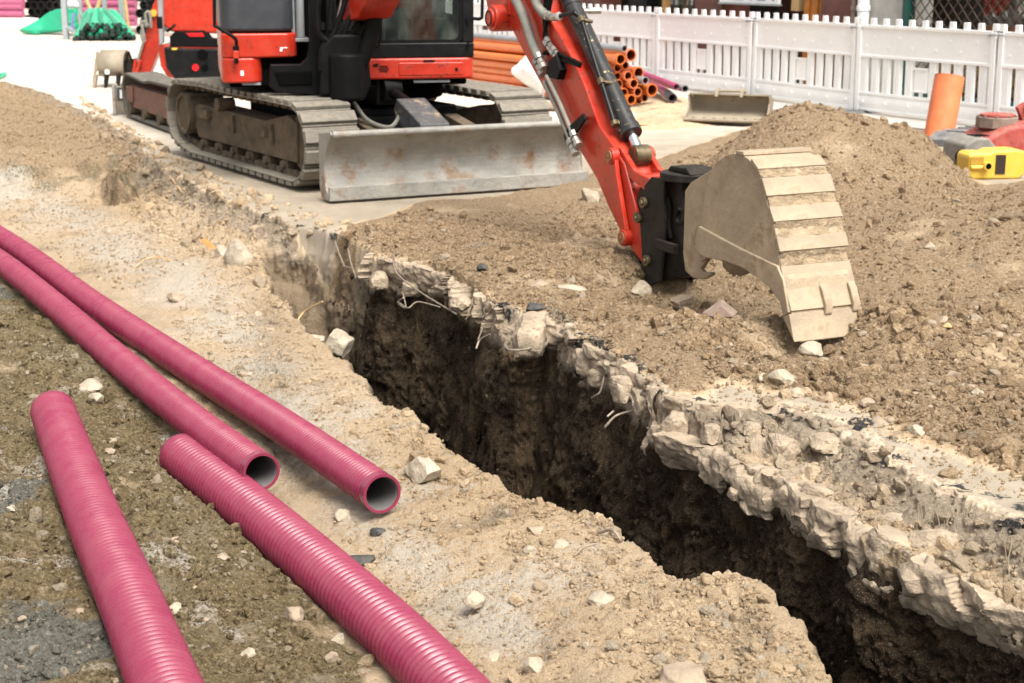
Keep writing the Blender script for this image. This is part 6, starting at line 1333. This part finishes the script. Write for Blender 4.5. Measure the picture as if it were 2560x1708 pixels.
hd = MB(); hd.tube([at2(418, 78, -.02), at2(430, 70, -.06), at2(437, 62, -.02)], .02, 8); hd.make('latch_handle', M['black'], tl)
mb = MB(); q = at2(500, 212, .5); mb.cyl(q, q - np.array([0, 0, .25]), .42, seg=30); mb.make('turntable', M['dark'], E2)
# rubber tracks
def rubber_track(T, xc, wid, y0, y1, r, root):
    pts = []
    for a in np.linspace(-90, 90, 14): pts.append((y1 + r * math.cos(R(a)), r + .01 + r * math.sin(R(a))))
    pts += [((y0 + y1) / 2 + .3, 2 * r - .03), ((y0 + y1) / 2, 2 * r + .0)]
    for a in np.linspace(90, 270, 14): pts.append((y0 + r * math.cos(R(a)), r + .01 + r * math.sin(R(a))))
    P = np.array(pts); c = np.array([(y0 + y1) / 2, r]); ins = c + (P - c) * np.array([.955, .86])
    mb = MB(T); n = len(P)
    V = [(xc - wid / 2, *p) for p in P] + [(xc + wid / 2, *p) for p in P] + [(xc - wid / 2, *p) for p in ins] + [(xc + wid / 2, *p) for p in ins]
    F = []
    for k in range(n):
        j = (k + 1) % n; F += [(k, j, n + j, n + k), (2 * n + k, 3 * n + k, 3 * n + j, 2 * n + j), (k, 2 * n + k, 2 * n + j, j), (n + k, n + j, 3 * n + j, 3 * n + k)]
    mb.add(V, F); tr = mb.make('rubber_track', mat('rubber_track', (.075, .068, .058), .85, dust=.7, dustcol=(.22, .19, .145), bump=.4), root, bevel=.015)
    mb = MB(T); mb.prism([(y0 - .05, r * .5), (y1 + .05, r * .5), (y1, r * 1.5), (y0, r * 1.5)], xc - wid * .42, xc + wid * .42, 'x'); mb.box(xc - wid * .5, xc - wid * .42, y1 - .25, y1 + .02, r * .75, r * 1.45); mb.make('track_frame', mat('frame_redbrown', (.16, .07, .05), .8, dust=.8, dustcol=(.25, .18, .13)), tr, bevel=.03)
    for k in range(4):
        mb = MB(T); y = y0 + .1 + k * (y1 - y0 - .2) / 3; mb.cyl((xc - wid * .5, y, r * .42), (xc + wid * .5, y, r * .42), .07, seg=16); mb.make('roller', M['frame'], tr)
tp = gp(368, 312); T2t = frame((tp[0] + .12, tp[1] + .15, .012), R(26))
for xc in (-.02, 1.5): rubber_track(T2t, xc, .38, -1.5, .70, .25, E2)
# its blade and arm reaching away to the left
q = gp(292, 287); Tb2 = frame((q[0], q[1], .012), R(100)); 
mb = MB(); b0_, b1_ = gp(291, 288), gp(330, 286); zt2 = vp(291, 216, b0_[:2], (0, 1))[2]
def bx(px): return gp(px, 288)
mb.prism([(gp(289, 288)[0], .012), (gp(372, 288)[0], .012), (gp(372, 288)[0], zt2), (gp(289, 288)[0], zt2)], b0_[1] - .0, b0_[1] + .04); b2 = mb.make('dozer_blade', M['track'], E2, bevel=.01)
mb = MB(); mb.prism([(gp(287, 288)[0], .012), (gp(296, 288)[0], .012), (gp(294, 288)[0], zt2 + .02), (gp(288, 288)[0], zt2 + .02)], b0_[1] - .10, b0_[1] + .1); mb.make('side_plate', M['blade'], b2, bevel=.008)
mb = MB(); x0 = gp(297, 288)[0]; mb.box(x0, x0 + .45, b0_[1] - .012, b0_[1] - .002, zt2 * .55, zt2 - .015); mb.make('dark_patch', M['grey'], b2)
mb = MB(); 
for k in range(2): mb.box(x0 + .03 + .085 * k, x0 + .085 + .085 * k, b0_[1] - .018, b0_[1] - .012, zt2 - .14, zt2 - .04)
mb.make('white_marks', M['whitegrey'], b2)
qa = gp(318, 222); AY = qa[1] + .3
def aw(px, py, dy=0): return vp(px, py, (qa[0], AY + dy), (0, 1))
def flat2(pts, th, nm, m, dy=0, par=None, bevel=.012):
    P = [aw(x, y, dy) for x, y in pts]; mb = MB(); mb.prism([(p[0], p[2]) for p in P], AY + dy, AY + dy + th); return mb.make(nm, m, par or E2, bevel=bevel)
ar2 = flat2([(392, -8), (382, 12), (360, 100), (334, 205), (366, 205), (396, 130), (402, 60), (402, -8)], .22, 'arm', M['red'])
flat2([(334, 150), (342, 148), (336, 205), (326, 208), (328, 196)], .05, 'link', M['red'], -.06, ar2, .006); flat2([(346, 148), (354, 152), (342, 190), (336, 186)], .05, 'link', M['red'], -.08, ar2, .006)
for pts_, r_ in (([(362, 105), (356, 70), (352, 58), (362, 54), (366, 66), (372, 60)], .022), ([(366, 60), (364, 36), (372, 30), (376, 44), (378, 70)], .022), ([(358, 108), (352, 85), (360, 60)], .014), ([(345, 150), (354, 120), (362, 96)], .02)):
    mb = MB(); mb.tube(smooth_path([aw(x, y, -.06) for x, y in pts_], 20), r_, 8); mb.make('hose', M['hose'], ar2)
mb = MB(); q = aw(383, 33, -.04); mb.cyl(q, q + np.array([0, .05, 0]), .05); mb.make('marker', M['yellow'], ar2)
flat2([(306, 152), (332, 148), (334, 205), (312, 208), (304, 185)], .3, 'coupler', M['coupler'], -.05, ar2); 
mb = MB(); mb.tube(smooth_path([aw(x, y, -.07) for x, y in [(316, 155), (320, 132), (326, 142), (330, 150)]], 14), .014, 8); mb.make('hose_loop', M['rubber'], ar2)
# bucket of the second machine: open scoop on its side with three teeth
Bk2 = flat2([(243, 127), (250, 140), (256, 170), (258, 194), (248, 182), (242, 176), (236, 195), (233, 190), (236, 160), (240, 130)], .03, 'bucket', BD, -.12, None, .005)
mb = MB(); up2 = [aw(x, y, -.10) for x, y in [(243, 126), (256, 128), (300, 130), (312, 140)]]
prof2_ = [(0, .0), (.10, .03), (.22, .0), (.30, -.12), (.32, -.28), (.26, -.40)]
A_ = aw(244, 127, -.1); B_ = aw(308, 140, -.1)
Pq = []
for t in (0, 1):
    for dy_, dz_ in ((-.10, -.62), (-.16, -.42), (-.12, -.20), (-.02, -.05), (.12, .0), (.3, -.05), (.42, -.2), (.44, -.4)):
        Pq.append((A_[0] + (B_[0] - A_[0]) * t, AY + dy_, A_[2] + dz_ * (A_[2] - .16) / .62))
mb.add(Pq, [(k, k + 1, 9 + k, 8 + k) for k in range(7)]); o = mb.make('wrapper', BD, Bk2, angle=50); so = o.modifiers.new('t', 'SOLIDIFY'); so.thickness = .025
mb = MB(); q = aw(268, 180, -.28); mb.box(q[0] - .03, q[0] + .03, AY - .285, AY - .275, q[2] - .03, q[2] + .03); mb.make('sticker', M['white'], Bk2)
for px in (236, 264, 294):
    P = [(aw(x, y, -.16)[0], aw(x, y, -.16)[2]) for x, y in ((px - 3, 188), (px + 8, 186), (px + 5, 206), (px + 3, 219), (px - 3, 220), (px - 4, 205))]
    mb = MB(); mb.prism(P, AY - .18, AY - .10); mb.make('tooth', M['coupler'] if px > 240 else BD, Bk2, bevel=.008)

# ------------------------------------------------------------------ far stores: conduits, pipe pallets
g0 = gp(270, 104); GY_ = g0[1]
def far(px, py, d): return np.array([(px - 1280) / FPX * d * 1.0, d, 0]) if py is None else vp(px, py, (0, d), (0, 1))
CB = thing('conduit_bundle', 'fanned bundle of bright green conduits with black open ends lying on the street', 'conduits', tuple(gp(265, 103)))
rg = random.Random(11); ends = []
D0 = gp(270, 102)[1]; wpx = D0 / FPX
for row in range(7):
    for k in range(14 - row):
        ex_ = 187 + (k + .5 * row + rg.uniform(-.3, .3)) * 11.6; ey_ = 99 - row * 6.0 + rg.uniform(-1, 1)
        ends.append((ex_, ey_))
ends = ends[:84]
for k, (ex_, ey_) in enumerate(ends):
    u = (ex_ - 187) / 160; dz = D0 + rg.uniform(-.25, .25)
    tx = 215 + 70 * u + rg.uniform(-8, 8); ty = 24 + 9 * abs(u - .5) + rg.uniform(-6, 10) - 0 * u
    e = far(ex_, ey_, dz); e[2] = max(e[2], .04); m1_ = far(tx + (ex_ - tx) * .55, ty + (ey_ - ty) * .5, D0 + 1.2); m0_ = far(tx + (ex_ - tx) * .18, ty + 4, D0 + 2.4); bk_ = far(tx + 4, ty + 8, D0 + 4.2); b2_ = far(tx - 12, 40, D0 + 6)
    P = smooth_path([b2_, bk_, m0_, m1_, e], 14); mb = MB(); mb.tube(P, .050, 7); cdt = mb.make('conduit', M['greenb' if k % 3 == 0 else 'green'], CB)
    mb = MB(); t = P[-1] - P[-2]; t /= np.linalg.norm(t); mb.cyl(P[-1] - t * .03, P[-1] + t * .012, .050, seg=8); mb.make('open_end', M['greendark'], cdt)
CB2 = thing('conduit_bundle', 'low tail of green conduits fanning left of the metal rack post', 'conduits', tuple(gp(120, 80)))
for k in range(18):
    v = k / 17; a_ = far(190 + 6 * rg.uniform(-1, 1), 26 + 42 * v, D0 + 3.0 - 1.2 * v); b_ = far(135 + 20 * v, 34 + 46 * v - 4, D0 + 3.4 - .8 * v); c_ = far(95 + 12 * math.sin(v * 3), 56 + 26 * v, D0 + 3.5 - .6 * v); d_ = far(52 + 45 * v * v, 77 + 5 * v, D0 + 3.2 - .6 * v)
    for p in (a_, b_, c_, d_): p[2] = max(p[2], .06)
    mb = MB(); mb.tube(smooth_path([a_, b_, c_, d_], 14), .045, 7); mb.make('conduit', M['greenb' if k % 2 else 'green'], CB2)
# stacks of pink and black pipes on pallets
def stack_ends(px0, px1, py0, py1, dist, r, lab, group, m_):
    x0, x1 = far(px0, 20, dist)[0], far(px1, 20, dist)[0]; zt_ = far(px0, py0, dist)[2]; z = r; row = 0; pr = None
    while z < zt_ + .6:
        x = x0 + r + (r if row % 2 else 0)
        while x < x1:
            if pr is None:
                mb = MB(); n = 14; V, F = sweep([(0, 0, 0), (0, .05, 0), (0, .06, 0), (0, 2.0, 0)], [r, r, r * .9, r * .9], n); mb.add(V, F); mb.ring((0, .003, 0), (0, 1, 0), r, r * .82, .012, n); V, F = sweep([(0, .0, 0), (0, .5, 0)], [r * .82, r * .8], n); mb.add(V, F[:, ::-1]); pr = mb.make('black_pipe', m_); o = pr; base = np.array(pr.location)
            else: o = pr.copy(); COL.objects.link(o)
            o.location = np.array([x, dist + random.uniform(-.08, .08), z]) + base; tag(o, lab, 'pipe', group); x += 2 * r * 1.02
        z += r * 1.75; row += 1
def pink_row(px0, px1, pys, dist, r, lab, group):
    for k, py in enumerate(pys):
        a_, b_ = far(px0, py, dist), far(px1, py + 1.5, dist - .4); mb = MB(); V, F = sweep(even([a_, b_], .05), r, 16); 
        n = len(V) // 16; rr_ = 1 - .04 * (np.arange(n) % 2)
        mb.tube(even([a_, b_], .06), r, 16); tag(mb.make('pink_pipe', M['purple2']), lab, 'pipe', group)
M['purple2'] = mat('far_pink', (.36, .085, .16), .5, var=.1)
D1 = gp(40, 58)[1]
pink_row(-120, 60, (50, 34, 16, 4, -12, -28), D1, .10, 'dull pink pipe in the far left stack behind the wooden post', 'pink pipes in the far left stack')
pink_row(188, 345, (-24, -8, 8, 26, 44, 60), D0 + 7, .11, 'dull pink pipe in the far stack behind the green conduits', 'pink pipes behind the conduits')
stack_ends(58, 165, 4, 58, gp(100, 56)[1], .105, 'black pipe end in the dense far stack left of the green conduits', 'black pipes left of the conduits', mat('far_black_pipe', (.012, .012, .013), .35))
stack_ends(338, 402, 4, 92, D0 + 3, .11, 'black pipe end in the far stack behind the second excavator arm', 'black pipes behind the arm', mat('far_black_pipe_b', (.014, .014, .014), .4))
for px, a_, b_, m_, r_, lab, cat in ((36, 50, -20, 'timber', .045, 'upright timber batten against the far left pink pipes', 'post'), (165, 86, -20, 'galv', .06, 'thick galvanised rack post in front of the green conduits', 'post'), (203, 60, -20, 'galv', .055, 'galvanised rack post behind the green conduits', 'post'), (262, 20, -20, 'galv', .05, 'far galvanised post above the conduit arch', 'post'), (306, 60, -20, 'galv', .06, 'right galvanised post beside the conduits', 'post')):
    d = D0 + (.6 if px == 165 else 5.5) if px > 100 else D1 - .3; p = far(px, a_, d); q = far(px - (1 if px == 165 else 0), b_, d); p[2] = 0 if px in (165, 36) else p[2] * 0; mb = MB(); mb.box(p[0] - r_, p[0] + r_, d - r_, d + r_, p[2], q[2] + .4); tag(mb.make('rack_post' if m_ == 'galv' else 'timber_post', M[m_], bevel=.006), lab, cat)
for (ax_, ay_), (bx_, by_), lab in (((222, 14), (210, -14), 'short timber strut leaning above the conduits on the left'), ((246, 12), (254, -14), 'short timber strut leaning to the right above the conduits'), ((318, 46), (310, -14), 'timber strut leaning beside the right rack post')):
    a_, b_ = far(ax_, ay_, D0 + 5), far(bx_, by_, D0 + 5); a_[2] = max(a_[2], .0); mb = MB(); dv = (b_ - a_); mb.cyl(a_ - dv * (a_[2] / max(dv[2], .1)) * .9, b_ + dv * .4, .05, seg=6); tag(mb.make('timber_strut', M['timber']), lab, 'strut')
mb = MB(); a_, b_ = far(168, 70, D0 + .6), far(186, 79, D0 + .3); mb.cyl(a_, b_, .05, seg=8); mb.cyl(b_, b_ - np.array([0, 0, b_[2]]), .04, seg=8); tag(mb.make('rack_rail', M['galv']), 'low galvanised rail joining the rack post', 'rail')
mb = MB(); a_ = far(187, 84, D0 + .3); b_ = far(185, 34, D0 + 1.2); mb.tube(smooth_path([a_, (a_ + b_) / 2 + np.array([-.05, 0, 0]), b_], 10), .025, 6); tag(mb.make('strap', mat('violet_strap', (.16, .09, .32), .6)), 'violet strap hanging beside the rack post', 'strap')
lump(168, 193, 2, 22, 210, mat('grey_bag', (.50, .52, .54), .7), 'pale grey bag on the pipes behind the rack post', 'sack', 'sack', .8); 
o = bpy.data.objects['sack']; o.location = far(181, 12, D0 + 4.6)
mb = MB(); p0, p1, p2, p3 = gp(-60, 78), gp(70, 79), gp(98, 60), gp(-60, 48); mb.prism([tuple(p[:2]) for p in (p0, p1, p2, p3)], .0, .16, 'z'); tag(mb.make('concrete_plinth', mat('pale_plinth', (.62, .60, .56), .8, var=.08), bevel=.02), 'low white concrete plinth in front of the far left pink pipes', 'plinth')
mb = MB(); mb.tube(smooth_path([gp(-30, 184, .02), gp(0, 186, .03), gp(14, 184, .04), gp(8, 190, .03), gp(-12, 200, .02)], 20), .022, 8); tag(mb.make('green_tube', M['green']), 'bright green tube end lying at the left edge above the spoil', 'tube')
# what closes the street far behind
mb = MB(); mb.box(-60, 10, 62, 63, 0, 6); tag(mb.make('far_wall', mat('far_wall', (.42, .40, .37), .9, var=.1, scale=.4)), 'plain pale wall closing the street far behind the pipe stacks', 'wall')
